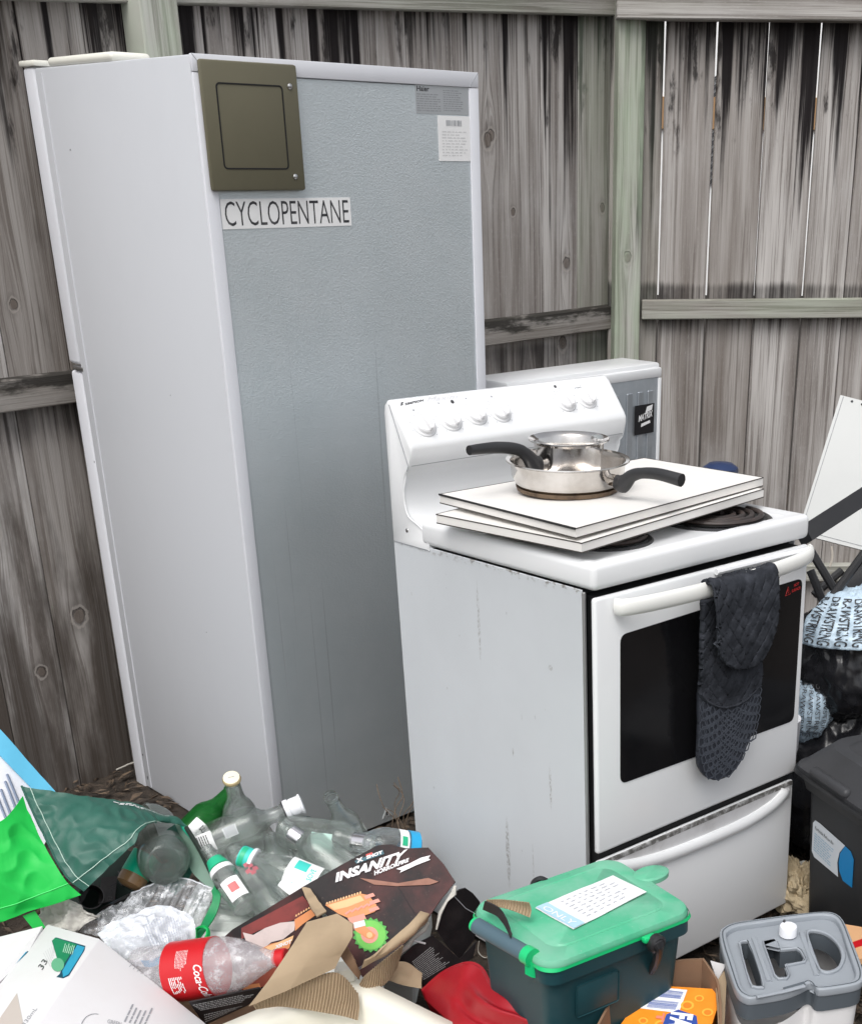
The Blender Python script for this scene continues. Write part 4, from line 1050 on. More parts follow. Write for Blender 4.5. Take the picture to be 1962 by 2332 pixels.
wrap(b,-20,15,b.L*.36,b.L*.48,M('faint_label',(.55,.58,.58),.6),'back_label'); b.part('bars',scribble(wrapmap(b,-18,12,b.L*.37,b.L*.47),8,6,.5,.2,.6,.02),mGrey,smooth=False)
b=bottle('clear bottle with bright silver neck collar, mouth at the middle of the heap',U(838,2020,.225),U(640,1880,.325),.037,'spirit',None,gB)
r4=b.pr[8][1]; b.part('foil_collar',lathe([(r4+.0018,b.L*.775),(r4+.0012,b.L*.89)],30),mSilver)
b=bottle('clear bottle with silver neck collar, its open mouth pointing right at the torn box',U(650,1893,.28),U(862,1921,.305),.035,'spirit',None,gB)
r4=b.pr[8][1]; b.part('foil_collar',lathe([(r4+.0018,b.L*.745),(r4+.0012,b.L*.88)],30),mSilver)
wrap(b,-10,70,b.L*.40,b.L*.62,M('pale_teal_label',(.45,.62,.56),.5))
b=bottle('uncapped clear bottle standing nearly upright, nearest the warning triangle on the fridge back',U(822,1945,.16),U(752,1813,.365),.033,'beer',None,gB)
b=bottle('clear bottle with large round teal and white label, wedged under the toy box edge',U(775,2040,.235),U(548,1948,.30),.038,'juice',None,gB)
rn=b.pr[-1][1]
b.part('screw_cap',lathe([(rn+.003,b.L-.022),(rn+.0035,b.L-.02),(rn+.0035,b.L-.004),(rn+.002,b.L),(0,b.L)],30),mTeal)
b.part('cap_skirt',lathe([(rn+.0045,b.L-.032),(rn+.0075,b.L-.03),(rn+.0065,b.L-.023)],30),mCapW)
b.part('lower_cap',lathe([(rn+.0041,b.L-.013),(rn+.0041,b.L-.003)],30,R(-60),R(60)),mTealG)
wrap(b,-20,75,b.L*.22,b.L*.52,mPaper); b.part('round_emblem',lathe([(b.r+.0011,b.L*.34),(b.r+.0011,b.L*.46)],12,R(25),R(62)),mTeal)
b.part('lettering',text_map('SOVE',wrapmap(b,5,45,b.L*.265,b.L*.315),bold=.02),mTeal,smooth=False)
b=bottle('slim clear bottle with green neck band and small red label, beside the bag mouth',U(563,2068,.235),U(470,1932,.31),.026,'juice',None,gB)
b.part('neck_band',lathe([(b.r*.86,b.L*.66),(b.r*.62,b.L*.80)],30),mTealG)
b.part('paper_ring',lathe([(b.r*.97,b.L*.57),(b.r*.89,b.L*.645)],30),mPaper)
wrap(b,-40,45,b.L*.10,b.L*.40,mPaper); wrap(b,-15,22,b.L*.20,b.L*.32,M('red_label_patch',(.55,.16,.16),.5),'red_patch',.0011)
b=bottle('clear bottle with faded red flower print, lying between the two teal-labelled ones',U(640,2085,.225),U(530,1935,.29),.036,'juice',None,gB)
for k,(a,zz) in enumerate(((-8,.50),(6,.55),(2,.46),(14,.49),(-2,.58))):
    b.part('printed_petal',(lambda: lathe([(b.r*1.0+.0005,b.L*zz),(b.r*1.0+.0005,b.L*(zz+.05))],4,R(a),R(a+16)))(),M('faded_red_print',(.42,.12,.14),.5) if k==0 else bpy.data.materials['faded_red_print'],smooth=False)
b.part('dark_print',scribble(wrapmap(b,-25,28,b.L*.25,b.L*.44),9,12,.35,.02,.12),mPrint,smooth=False)
b=bottle('clear bottle with plain white label and tiny teal mark, touching the toy box corner',U(735,2085,.215),U(590,1975,.275),.034,'juice',None,gB)
wrap(b,-12,48,b.L*.20,b.L*.58,mPaper); wrap(b,22,38,b.L*.46,b.L*.54,mTeal,'teal_mark',.0011)
b=bottle('clear plastic bottle with blue base and narrow white label, rightmost behind the box',U(948,1938,.215),U(800,1915,.26),.04,'juice',mPet,gB,name='plastic_bottle')
wrap(b,-30,80,b.L*.20,b.L*.34,mPaper); wrap(b,10,40,b.L*.23,b.L*.31,mTealG,'green_mark',.0011)
b.part('blue_base',lathe([(0,.0005),(b.r*.9,.0008),(b.r+.001,b.L*.02),(b.r+.0009,b.L*.17)],36),M('blue_plastic',(.02,.35,.65),.35))
b=bottle('clear bottle seen base first, behind the white pourer cap',U(688,1882,.29),U(705,1975,.16),.031,'beer',None,gB)
b=bottle('clear bottle low in the heap, only its side showing above the bag handle',U(440,2085,.20),U(610,2115,.17),.033,'beer',None,gB)
b=bottle('plain clear bottle half buried in the centre of the heap',U(560,1935,.22),U(700,1990,.22),.033,'spirit',None,gB)
b=bottle('lowest clear bottle lying under the green neck band bottle',U(470,2040,.20),U(600,2085,.19),.033,'juice',None,gB)

for lb_,a,b_,z0,z1,r,k_ in (('clear bottle lying flat behind the two silver collared ones',(700,1950),(830,1880),.20,.25,.03,'beer'),
 ('clear bottle wedged steeply between the pourer cap and the silver collar',(640,2010),(612,1900),.19,.30,.031,'beer'),
 ('small clear bottle lying along the top edge of the torn toy box',(660,2060),(800,1985),.22,.27,.026,'beer'),
 ('clear bottle under the gold capped one, neck towards the bag',(600,1900),(470,1960),.22,.24,.032,'spirit'),
 ('clear bottle deep in the heap below the red flower bottle',(700,2080),(520,2060),.18,.20,.034,'juice')):
    b=bottle(lb_,U(*a,z0),U(*b_,z1),r,k_,None,gB)
    if 'small' in lb_ or 'steeply' in lb_: wrap(b,-20,35,b.L*.2,b.L*.4,mPaper)
# jar and tin in the bag mouth
b=bottle('big misted grey bottle inside the green shopping bag',U(377,1968,.305),U(335,1840,.20),.050,'soda',mJar,None,name='plastic_bottle')
m_,L_=axis_m(U(292,2020,.245),U(345,1930,.30))
t=Thing('jar','small brown jar with a green band, just inside the bag mouth','jar',U(292,2020,.245),m_)
t.part('jar_body',lathe([(0,0),(.017,.001),(.0265,.006),(.0275,.02),(.0275,.075),(.018,.082),(0,.083)],30),M('brown_glass',(.22,.13,.06),.3,dirt=.3))
t.part('green_band',lathe([(.0285,.026),(.0285,.072)],30),M('emerald_label',(.0,.42,.24),.4))
t=TW('plastic_tray','black plastic tray and cups spilling from the bag mouth','tray',U(250,2050,.14))
mBlk2=M('gloss_black_plastic',(.014,.011,.011),.3,dirt=.4,dcol=(.05,.04,.04),ds=20)
mm,_=axis_m(U(200,2048,.19),U(207,2038,.265))
t.part('cup',[(Matrix.Translation(U(205,2046,.19))@mm.to_4x4()@Vector(v)) for v in lathe([(.019,0),(.0225,.06),(.0245,.06),(.0245,.058),(.021,0)],24)[0]] and xf(lathe([(.019,0),(.0225,.06),(.0245,.06),(.0245,.058),(.021,0)],24),Matrix.Translation(U(205,2046,.19))@mm.to_4x4()),mBlk2,world=True)
for a,b_,c_,d_ in (((224,2060),(232,2000),(262,2052),(268,1996)),((240,2005),(262,1982),(283,2018),(298,1992)),((228,2072),(300,2040),(232,2066),(298,2032)),((262,1975),(300,1978),(264,1968),(303,1970))):
    P=[U(*a,.205),U(*b_,.225),U(*d_,.225),U(*c_,.205)]; t.part('divider',prism(P,newell(P),.002),mBlk2,world=True,smooth=False)

# tissue, clear tray and wrapper
t=TW('tissue','crumpled off-white tissue under the green end panel','tissue',U(150,2080,.2))
t.part('paper',sheet([U(92,2110,.215),U(170,2118,.215),U(228,2082,.225)],[U(95,2068,.24),U(150,2052,.25),U(212,2068,.245)],[U(92,2110,.215),U(95,2068,.24)],[U(228,2082,.225),U(212,2068,.245)],nu=40,nv=24,wr=.02,ws=40,fine=.005,th=.0006),mLitter,world=True,auto=None)
mFilm=film('clear_film',(.88,.90,.93),.10); mFilm2=film('milky_film',(.85,.88,.93),.42)
t=TW('clear_tray','clear ribbed plastic tray sticking out of the bag mouth','tray',U(400,2060,.18))
G=coons([U(235,2125,.205),U(330,2130,.20),U(445,2128,.195)],[U(300,2035,.245),U(400,2000,.262),U(492,2028,.245)],[U(235,2125,.205),U(300,2035,.245)],[U(445,2128,.195),U(492,2028,.245)],nu=90,nv=40,wr=.006,ws=18,fine=.003,seed=4)
for j,row in enumerate(G):
    for i,p in enumerate(row):
        if .3<i/90<.9 and .25<j/40<.9: row[i]=p+Vector((0,-.3,.9))*(.004*(1 if math.sin(i*.9)>0 else 0))
t.part('tray_shell',grid_vf(G,.0008),mFilm,world=True)
t.part('tray_rim',tube([G[-1][i] for i in range(0,91,4)],.0016,5),mFilm2,world=True)
t=TW('plastic_wrapper','crinkled clear plastic wrapper with grey print and blue hem, in front of the bag','wrapper',U(330,2150,.18))
G=coons([U(298,2192,.215),U(350,2203,.21),U(430,2160,.205)],[U(222,2128,.245),U(310,2078,.27),U(372,2062,.275),U(437,2092,.25)],[U(298,2192,.215),U(250,2160,.235),U(222,2128,.245)],[U(430,2160,.205),U(446,2140,.225),U(437,2092,.25)],nu=60,nv=60,wr=.010,ws=16,fine=.006,seed=7)
t.part('film',grid_vf(G,.0006),mFilm2,world=True)
off=lambda p:p+(O-p).normalized()*.0025
t.part('fine_print',scribble(lambda u,v:off(grid_at(G,.42+.5*(1-v),.25+.6*u,0)),17,21,.28,.02,.09,.02,.98),M('slate_ink',(.28,.30,.36),.6),world=True,smooth=False,kind='stuff')
t.part('blue_hem',grid_vf([[off(grid_at(G,.25+.75*i/24,.02+.13*k,0)) for i in range(25)] for k in (0,.5,1)],.001),M('blue_film',(.04,.32,.62),.25,dirt=.3),world=True)
t=TW('plastic_wrapper','second clear wrapper, unprinted and crushed flat behind the printed one','wrapper',U(250,2110,.18))
t.part('film',sheet([U(180,2122,.20),U(300,2150,.20)],[U(215,2085,.225),U(330,2030,.25)],[U(180,2122,.20),U(215,2085,.225)],[U(300,2150,.20),U(330,2030,.25)],nu=50,nv=40,wr=.012,ws=22,fine=.005,th=.0006),mFilm,world=True)

# ---- white cartons, front left
def carton(name,label,R0,R1,L0,Q,mat):
    R0,R1,L0,Q=map(Vector,(R0,R1,L0,Q)); a=R1-R0;b_=L0-R0;c_=Q-R0
    t=TW(name,label,'carton',R0)
    V=[R0,R0+a,R0+b_,R0+c_,R0+a+b_,R0+a+c_,R0+b_+c_,R0+a+b_+c_]
    F=[[0,1,4,2],[0,3,5,1],[0,2,6,3],[7,6,2,4],[7,5,3,6],[7,4,1,5]]
    bm=bmesh.new(); vs=[bm.verts.new(v) for v in V]; [bm.faces.new([vs[i] for i in f]) for f in F]; bmesh.ops.recalc_face_normals(bm,faces=bm.faces); bmesh.ops.bevel(bm,geom=bm.edges[:],offset=.0025,segments=2,profile=.5,affect='EDGES')
    t.part('box_body',bm_vf(bm),mat,world=True)
    return t,(R0,a,b_,c_)
R0=U(227,2137,.285); R1=U(87,2332,.285); L0=U(108,2104,.262); Q=U(471,2332,.165)
R1=R0+(R1-R0)*1.45
ct,(r0,a_,b__,c__)=carton('white_carton','white carton in front, one face showing a blue and green bottle picture and 33',R0,R1,L0,Q,mWhiteCard)
n1=(a_.cross(b__)).normalized(); f1=planefn(R0,n1); n2=a_.cross(c__).normalized(); f2=planefn(R0,n2)
def d_(name,fn,pts,conv,mat,off=.0008,parent=None): return ct.part(name,decal(fn,pts,off,conv),mat,world=True,smooth=False)
cz=lambda x,y:(x/4.853,1900+y/4.853)
mPic=M('printed_green',(.01,.20,.09),.45,dirt=.2); mPicB=M('printed_blue',(.03,.30,.48),.4,dirt=.3,ds=20,dcol=(.0,.10,.18)); mPicN=M('printed_navy',(.01,.05,.10),.4)
d_('printed_outline',f1,[(620,1138),(945,1232),(935,1280),(765,1560),(700,1590),(625,1575),(660,1545),(680,1500),(640,1400),(575,1175)],cz,mPicN,.0007)
d_('printed_picture',f1,[(610,1142),(850,1215),(680,1480),(640,1400),(580,1175)],cz,mPic,.0012)
d_('printed_picture_blue',f1,[(855,1222),(938,1246),(920,1290),(760,1545),(700,1575),(690,1510)],cz,mPicB,.0012)
d_('printed_seal',f1,[(640+72*math.cos(R(k*24)),1440+75*math.sin(R(k*24))) for k in range(15)],cz,M('seal_green',(.12,.38,.22),.5),.0016)
for k in range(7): d_('printed_line',f1,[(480+k*22,1310-k*18),(484+k*22,1308-k*18),(560+k*8,1460-k*30),(555+k*8,1462-k*30)],cz,M('pale_grey_line',(.55,.55,.56),.5) if k==0 else bpy.data.materials['pale_grey_line'],.0006)
ct.part('lettering',text_q('33',f1(*cz(470,1500),.001),f1(*cz(530,1405),.001),f1(*cz(418,1465),.001)),mPrint,world=True,smooth=False)
ct.part('lettering',text_q('330mL',f1(*cz(275,2120),.001),f1(*cz(415,1925),.001),f1(*cz(240,2100),.001)),mGrey,world=True,smooth=False)
ct.part('fine_print',scribble(quad(f1(*cz(690,1300),.0018),f1(*cz(720,1190),.0018),f1(*cz(810,1330),.0018)),6,3,.4,.1,.3),M('mint_print',(.4,.65,.5),.5),world=True,smooth=False)
ct.part('fine_print',scribble(quad(f2(*c6(800,2080),.001),f2(*c6(855,1965),.001),f2(*c6(960,2110),.001)),5,3,.35,.15,.5,.04),mGrey,world=True,smooth=False)
ct.part('lettering',text_q('GREEN',f2(*c6(700,2090),.001),f2(*c6(790,2110),.001),f2(*c6(705,2065),.001)),mGrey,world=True,smooth=False)
ct.part('printed_circle',tube([f2(620/2.865+(90*math.cos(R(k*15)))/2.865,1600+2120/2.865+90*math.sin(R(k*15))/2.865,.0008) for k in range(12,20)],.0006,4),mGrey,world=True,smooth=False)
for k in range(9): 
    x=860+k*25;y=1705+k*15; ct.part('printed_dash',tube([f2(*c6(x+18,y-12),.0008),f2(*c6(x-15,y+18),.0008)],.0005,4),mGrey,world=True,smooth=False)
ct.part('printed_panel',decal(f1,[(190,1755),(265,2120),(-60,2120)],.0006,cz),M('beige_print',(.52,.46,.42),.5),world=True,smooth=False)
R0=U(97,2109,.268); L0=U(-60,2148,.262); R1=U(-30,2290,.262); Q=R0+Vector((0,0,-.2))
c2=TW('white_carton','second white carton at the left edge with pale blue bottle print','carton',R0)
P=[U(97,2109,.268),U(63,2172,.262),U(-90,2330,.262),U(-90,2156,.262)]
c2.part('box_body',prism(P,newell(P) if newell(P).z>0 else -newell(P),.22),mWhiteCard,world=True,smooth=False)
f3=lambda px,py,off=0: U(px,py,.2655+off)
def f3b(px,py,off=0): return planefn(P[1],newell(P))(px,py,off)
for nm,pts,mt_,o_ in (('printed_outline',[(-40,1290),(150,1325),(255,1278),(320,1295),(250,1370),(10,1620),(-20,1560),(-40,1540)],mPicN,.0012),('printed_picture',[(-40,1305),(145,1340),(120,1400),(20,1510),(-40,1520)],mPicB,.0017),('printed_picture',[(160,1345),(255,1292),(300,1300),(240,1365),(25,1590),(25,1530),(130,1400)],mPicB,.0017)):
    c2.part(nm,decal(f3b,pts,o_,cz),mt_,world=True,smooth=False)

# ---- big soft drink bottle
b=bottle('large soft drink bottle with red label and red cap, lying on the torn toy box',U(305,2226,.195),U(650,2180,.262),.0535,'soda',mPetF,None,name='soft_drink_bottle',wall=.001)
rn=b.pr[-1][1]
mRed=M('drink_red',(.50,.01,.015),.35,dirt=.08)
b.part('screw_cap',lathe([(rn+.002,b.L-.02),(rn+.0032,b.L-.019),(rn+.0032,b.L+.001),(rn+.001,b.L+.003),(0,b.L+.003)],36),mRed)
b.part('wrap_label',lathe([(b.r+.0008,b.L*.28),(b.r+.0008,b.L*.56)],64),mRed)
b.part('fine_print',scribble(wrapmap(b,-40,0,b.L*.38,b.L*.46,.0013),9,5,.3,.04,.16),mPaper,smooth=False)
b.part('lettering',text_map('Coca-Cola',wrapmap(b,-8,66,b.L*.50,b.L*.555,.0014),shear=.35,bold=.015),mPaper,smooth=False)
b.part('print_bars',scribble(wrapmap(b,10,45,b.L*.33,b.L*.42,.0013),8,9,.5,.3,.6,.02),mPaper,smooth=False)

# ---- torn toy box
def tn(u,v,k=1): return noise.noise(Vector((u*3,v*3,k)))
mBoxDark=None
def boxprint():
    m,nt,b_=base('printed_maroon_card'); x,y,z=coords(nt); v=vec(nt,x,y,z)
    n=nz(nt,v,11,4,.6); n2=nz(nt,v,90,4,.7)
    c=mixc(nt,n.step(.38,.68),(.009,.006,.007),(.07,.020,.019)); c=mixc(nt,n2.step(.62,.72)*.35,c,(.2,.14,.12))
    nt.links.new(c,b_.inputs['Base Color']); b_.inputs['Roughness'].default_value=.5; b_.inputs['Specular IOR Level'].default_value=.25; bump(nt,b_,n,.3,.004); return m
mBP=boxprint(); mBlackCard=M('printed_black_card',(.012,.010,.011),.45,dirt=.35,ds=18,dcol=(.05,.04,.04))
tb=TW('toy_box','torn black and maroon cardboard toy box with printed orange and green toy','cardboard box',U(830,2120,.08))
pTL=U(687,2021,.30); pTR=U(975,1930,.37); pBL=U(825,2225,.19)
fb_n=(pTR-pTL).cross(pBL-pTL).normalized(); fP=planefn(pTL,fb_n)
if fb_n.dot(O-pTL)<0: fb_n=-fb_n
ch=lambda x,y:(650+x/5.88,1750+y/5.88)
top=[fP(687,2021),fP(780,1968),fP(859,1925),fP(890,1923),fP(925,1932),fP(975,1930)]
bot=[fP(825,2225),fP(905,2165),fP(968,2100),fP(1002,2050),fP(1036,2008)]
lft=[fP(825,2225),fP(790,2170),fP(772,2120),fP(735,2075),fP(687,2021)]
rgt=[fP(1036,2008),fP(1010,1968),fP(975,1930)]
tb.part('printed_panel',sheet(bot,top,lft,rgt,nu=60,nv=50,wr=.0008,ws=16,th=.003,smooth=False),mBP,world=True)
def dec(pts,mat,off=.0025,conv=c7,name='printed_shape',th=.0003): return tb.part(name,decal(fP,pts,off,conv,th),mat,world=True,smooth=False)
def q4(bl,br,tl,tr,conv,off=.003,fn=None):
    fn=fn or fP; return quad4(fn(*conv(*bl),off),fn(*conv(*br),off),fn(*conv(*tl),off),fn(*conv(*tr),off))
mInk=M('white_ink',(.72,.70,.71),.5,dirt=.1)
dec([(925,1240),(1300,1090),(1320,1145),(950,1275)],M('slate_teal_print',(.04,.12,.15),.5),.0025,ch,'badge')
tb.part('lettering',text_map('X',q4((955,1268),(1050,1232),(930,1215),(1035,1180),ch,.0032),bold=.06,shear=.1),mInk,world=True,smooth=False)
tb.part('lettering',text_map('SHOT',q4((1085,1215),(1300,1140),(1080,1170),(1295,1097),ch,.0032),bold=.05),mInk,world=True,smooth=False)
dec([(1075,1150),(1160,1120),(1165,1150),(1080,1180)],M('red_print_tab',(.55,.06,.05),.5),.0031,ch,'badge_tab')
tb.part('lettering',text_map('INSANITY',q4((668,1528),(1560,1235),(685,1395),(1640,1075),ch),bold=.05),mInk,world=True,smooth=False)
tb.part('lettering',text_map('HORRORFIRE',q4((1190,1435),(1645,1250),(1188,1370),(1652,1195),ch),bold=.045),mInk,world=True,smooth=False)
dec([(1475,820),(1560,785),(1640,745),(1705,728),(1690,748),(1705,758),(1620,790),(1500,845),(1510,828)],mInk,.003,c7,'brush_stroke')
mOr=M('print_orange',(.66,.25,.09),.5,dirt=.2,ds=30); mPk=M('print_salmon',(.66,.28,.22),.5); mPe=M('print_peach',(.78,.45,.22),.5); mGr=M('print_lime',(.14,.50,.07),.5,dirt=.3,ds=40); mGr2=M('print_green_dark',(.06,.34,.05),.5)
body=[(1000,1062),(1240,985),(1290,995),(1345,1062),(1335,1105),(1262,1132),(1225,1180),(1160,1150),(1090,1120)]
dec(body,mOr,.0026)
for k in range(13):
    x=1005+k*18.5;y=1058-k*5.9; dec([(x,y),(x+5,y-15),(x+13,y-17),(x+15,y-4)],mPe,.0027,c7,'printed_tooth')
dec([(1020,1062),(1235,997),(1262,1030),(1150,1075),(1060,1095)],mPe,.0031)
for x,y in ((1300,992),(1335,1030),(1330,1080)): dec([(x-40,y+8),(x+20,y-12),(x+35,y+8),(x-30,y+32)],mPk,.0034,c7,'printed_barrel')
for k in range(5): 
    x=1130+k*38;y=1118-k*14; dec([(x,y),(x+40,y-28),(x+46,y-20),(x+12,y+10)],mPk,.0036,c7,'printed_barrel')
dec([(1150,1150),(1260,1118),(1290,1190),(1270,1260),(1215,1255)],mPk,.0032)
wc=(1305,1262)
dec([(wc[0]+(122 if k%2 else 104)*math.cos(R(k*10)),wc[1]+(118 if k%2 else 102)*math.sin(R(k*10))) for k in range(36)],mGr2,.0034,c7,'printed_saw_wheel')
dec([(wc[0]+100*math.cos(R(k*15)),wc[1]+98*math.sin(R(k*15))) for k in range(24)],mGr,.0038,c7,'printed_disc')
dec([(wc[0]-8+58*math.cos(R(k*18)),wc[1]+56*math.sin(R(k*18))) for k in range(20)],mPk,.0042,c7,'printed_hub')
dec([(1195,1195),(1240,1180),(1340,1262),(1318,1292),(1280,1285),(1205,1235)],mOr,.0046,c7,'printed_arm')
dec([(wc[0]-8+20*math.cos(R(k*36)),wc[1]+20*math.sin(R(k*36))) for k in range(10)],mPe,.005,c7,'printed_hub')
dec([(1188,1180),(1262,1162),(1272,1198),(1198,1218)],mInk,.005,c7,'printed_band')
dec([(1230,880),(1490,915),(1690,880),(1760,905),(1700,925),(1480,935),(1330,925)],M('print_dull_orange',(.26,.11,.07),.5,dirt=.5,ds=30),.0024)
tb.part('crease',tube([fP(*c7(1480,930),.001),fP(*c7(1600,1120),.001)],.0006,4),mBlackCard,world=True)
tb.part('crease',tube([fP(*c7(1220,880),.001),fP(*c7(1480,925),.001),fP(*c7(1764,900),.001)],.0007,4),mBlackCard,world=True)
tb.part('fine_print',scribble(q4((1225,1500),(1280,1465),(1220,1480),(1270,1450),c7),3,3,.4,.1,.3),mGrey,world=True,smooth=False)
# left part of the box, lower and darker
pA=U(*c7(845,945),.29); pB=U(*c7(380,1225),.235); pCc=U(*c7(620,1560),.15)
n5=(pB-pA).cross(pCc-pA).normalized(); fL=planefn(pA,n5)
left_pts=[(845,943),(640,1070),(380,1225),(330,1270),(380,1500),(560,1640),(760,1560),(1000,1300),(990,1150)]
P=[fL(*c7(*p)) for p in left_pts]; n5=n5 if n5.dot(O-pA)>0 else -n5
tb.part('side_panel',prism(P,n5,.003),mBP,world=True,smooth=False)
def dl(pts,mat,off=.0008,name='printed_shape'): tb.part(name,decal(fL,pts,off,c7),mat,world=True,smooth=False)
dl([(440,1215),(640,1110),(850,1000),(900,1060),(820,1150),(700,1190),(560,1230),(440,1290)],M('print_red_glow',(.20,.022,.018),.5,dirt=.7,ds=20,dcol=(.04,.01,.01)))
dl([(450,1245),(520,1262),(600,1215),(700,1180),(800,1170),(795,1230),(720,1290),(640,1310),(590,1355),(500,1325),(470,1300)],M('print_pale_pink',(.60,.50,.48),.5,dirt=.4,ds=40),.0013)
dl([(795,1160),(905,1090),(935,1130),(850,1190),(800,1235)],mOr,.0015)
dl([(560,1360),(640,1320),(780,1290),(760,1350),(640,1420),(600,1400)],mOr,.0015); dl([(600,1345),(700,1305),(790,1265),(780,1300),(640,1370)],mPe,.0018)
dl([(400,1570),(520,1440),(650,1420),(720,1500),(620,1600),(450,1640)],M('print_brick_red',(.30,.06,.03),.5,dirt=.4,ds=20),.001)
dl([(450,1600),(560,1585),(580,1640),(460,1650)],mOr,.0015)
for k in range(7): 
    x=800+k*17;y=1140-k*10; dl([(x,y),(x+4,y-14),(x+12,y-16),(x+13,y-4)],mPe,.0018,'printed_tooth')
tb.part('lettering',text_map('XSHOT',q4((665,1358),(775,1318),(668,1330),(778,1290),c7,.002,fL),bold=.05),mInk,world=True,smooth=False)
# lower text strip
pA=U(*c7(110,1720),.20); pB=U(*c7(580,1640),.20); pCc=U(*c7(190,1830),.15)
n6=(pB-pA).cross(pCc-pA).normalized(); n6=n6 if n6.dot(O-pA)>0 else -n6; fS=planefn(pA,n6)
P=[fS(*c7(*p)) for p in ((90,1715),(560,1618),(600,1640),(480,1735),(190,1870),(150,1800))]
tb.part('bottom_flap',prism(P,n6,.003),mBlackCard,world=True,smooth=False)
tb.part('fine_print',scribble(quad4(fS(*c7(170,1770),.001),fS(*c7(520,1700),.001),fS(*c7(110,1728),.001),fS(*c7(540,1640),.001)),5,8,.4,.015,.07,.012,.99),M('grey_ink',(.42,.42,.42),.6),world=True,smooth=False)
tb.part('fine_print',scribble(quad4(fS(*c7(200,1850),.001),fS(*c7(380,1770),.001),fS(*c7(190,1790),.001),fS(*c7(470,1730),.001)),4,18,.4,.02,.09,.015,.99),bpy.data.materials['grey_ink'],world=True,smooth=False)
# right black end with print block
pA=U(*c8(270,930),.24); pB=U(*c8(430,1130),.16); pCc=U(*c8(450,660),.31)
nR=(pB-pA).cross(pCc-pA).normalized(); nR=nR if nR.dot(O-pA)>0 else -nR; fR=planefn(pA,nR)
tb.part('end_panel',prism([fR(*c8(*p)) for p in ((270,930),(300,820),(385,700),(430,665),(470,655),(520,690),(565,745),(582,850),(560,900),(520,1010),(430,1130),(350,1050))],nR,.003),mBlackCard,world=True,smooth=False)
tb.part('panel_crease',tube([fR(*c8(385,700),.001),fR(*c8(470,790),.001),fR(*c8(575,850),.001)],.0009,4),mGrey,world=True)
tb.part('torn_edge',tube([fR(*c8(275,930),.002),fR(*c8(300,820),.003),fR(*c8(345,740),.002),fR(*c8(390,690),.004),fR(*c8(400,640),.003)],[.002,.004,.0025,.006,.003],5),mLitter,world=True)
pA=U(*c8(40,1130),.19); pB=U(*c8(250,975),.22); pCc=U(*c8(190,1330),.12)
nQ=(pB-pA).cross(pCc-pA).normalized(); nQ=nQ if nQ.dot(O-pA)>0 else -nQ; fQ=planefn(pA,nQ)
P=[fQ(*c8(*p)) for p in ((-20,1170),(120,1040),(250,972),(430,1130),(545,1010),(520,1120),(400,1200),(190,1330),(150,1240))]
tb.part('lower_panel',prism(P,nQ,.003),mBlackCard,world=True,smooth=False)
tb.part('fine_print',scribble(quad4(fQ(*c8(190,1270),.001),fQ(*c8(375,1160),.001),fQ(*c8(110,1145),.001),fQ(*c8(238,1040),.001)),14,8,.35,.02,.09,.015,.99),bpy.data.materials['grey_ink'],world=True,smooth=False)
tb.part('white_mark',tube([fQ(*c8(100,1000),.003),fQ(*c8(200,1025),.003)],.002,5),mInk,world=True)
tb.part('torn_edge',tube([fQ(*c8(20,1100),.004),fQ(*c8(80,1040),.006),fQ(*c8(120,990),.004),fQ(*c8(190,930),.007),fQ(*c8(225,880),.006)],[.003,.006,.004,.006,.003],6),mLitter,world=True)
# torn cardboard curls
def cw(x,y,z): return U(*c7(x,y),z)
tb.part('cardboard_curl',sheet([cw(490,1740,.235),cw(760,1630,.245),cw(1065,1485,.255)],[cw(880,1178,.315),cw(1080,1118,.335),cw(1188,1190,.325)],[cw(490,1740,.235),cw(620,1570,.265),cw(770,1345,.30),cw(880,1178,.315)],[cw(1065,1485,.255),cw(1110,1390,.275),cw(1185,1270,.305),cw(1188,1190,.325)],nu=40,nv=40,wr=.003,ws=9,bulge=.005,th=.003,seed=5,smooth=False),mCard,world=True)
jg=random.Random(6)
def jag(P,n,a):
    out=[]
    for p,q in zip(P,P[1:]):
        for k in range(n): out.append(p.lerp(q,k/n)+Vector((jg.uniform(-a,a),jg.uniform(-a,a),jg.uniform(-a,a))))
    return out+[P[-1]]
ra_=jag([cw(1240,1490,.222),cw(1400,1400,.250),cw(1560,1290,.275),cw(1690,1165,.300)],5,.0015)
rb_=[cw(1330,1405,.262),cw(1440,1290,.285),cw(1560,1190,.305),cw(1640,1105,.325)]
tb.part('turned_back_flap',sheet(ra_,rb_,[ra_[0],cw(1262,1440,.245),rb_[0]],[ra_[-1],cw(1700,1120,.318),rb_[-1]],nu=40,nv=10,wr=.003,ws=14,bulge=.010,th=.003,smooth=False),mCard,world=True)
tb.part('torn_strip',sheet([cw(845,945,.302),cw(870,1010,.30),cw(945,1140,.31)],[cw(900,950,.305),cw(960,1040,.307),cw(1010,1105,.31)],[cw(845,945,.302),cw(900,950,.305)],[cw(945,1140,.31),cw(1010,1105,.31)],nu=20,nv=6,wr=.006,ws=40,th=.003),mCard,world=True)
tb.part('torn_strip',sheet([cw(1100,1400,.25),cw(1160,1480,.235),cw(1225,1560,.20)],[cw(1145,1340,.265),cw(1200,1440,.25),cw(1240,1520,.21)],[cw(1100,1400,.25),cw(1145,1340,.265)],[cw(1225,1560,.2),cw(1240,1520,.21)],nu=14,nv=5,wr=.003,ws=40,th=.003),mCardD,world=True)
def corrug(name,b_,t_,l_,r_,nu,nv,waves,amp=.0022,jag=0):
    G=coons(b_,t_,l_,r_,nu=nu,nv=nv,wr=.003,ws=10)
    for j,row in enumerate(G):
        for i,p in enumerate(row):
            d=(O-p).normalized(); row[i]=p+d*amp*math.sin(2*math.pi*waves*i/nu)
    tb.part(name,grid_vf(G,.0015),mCard,world=True)
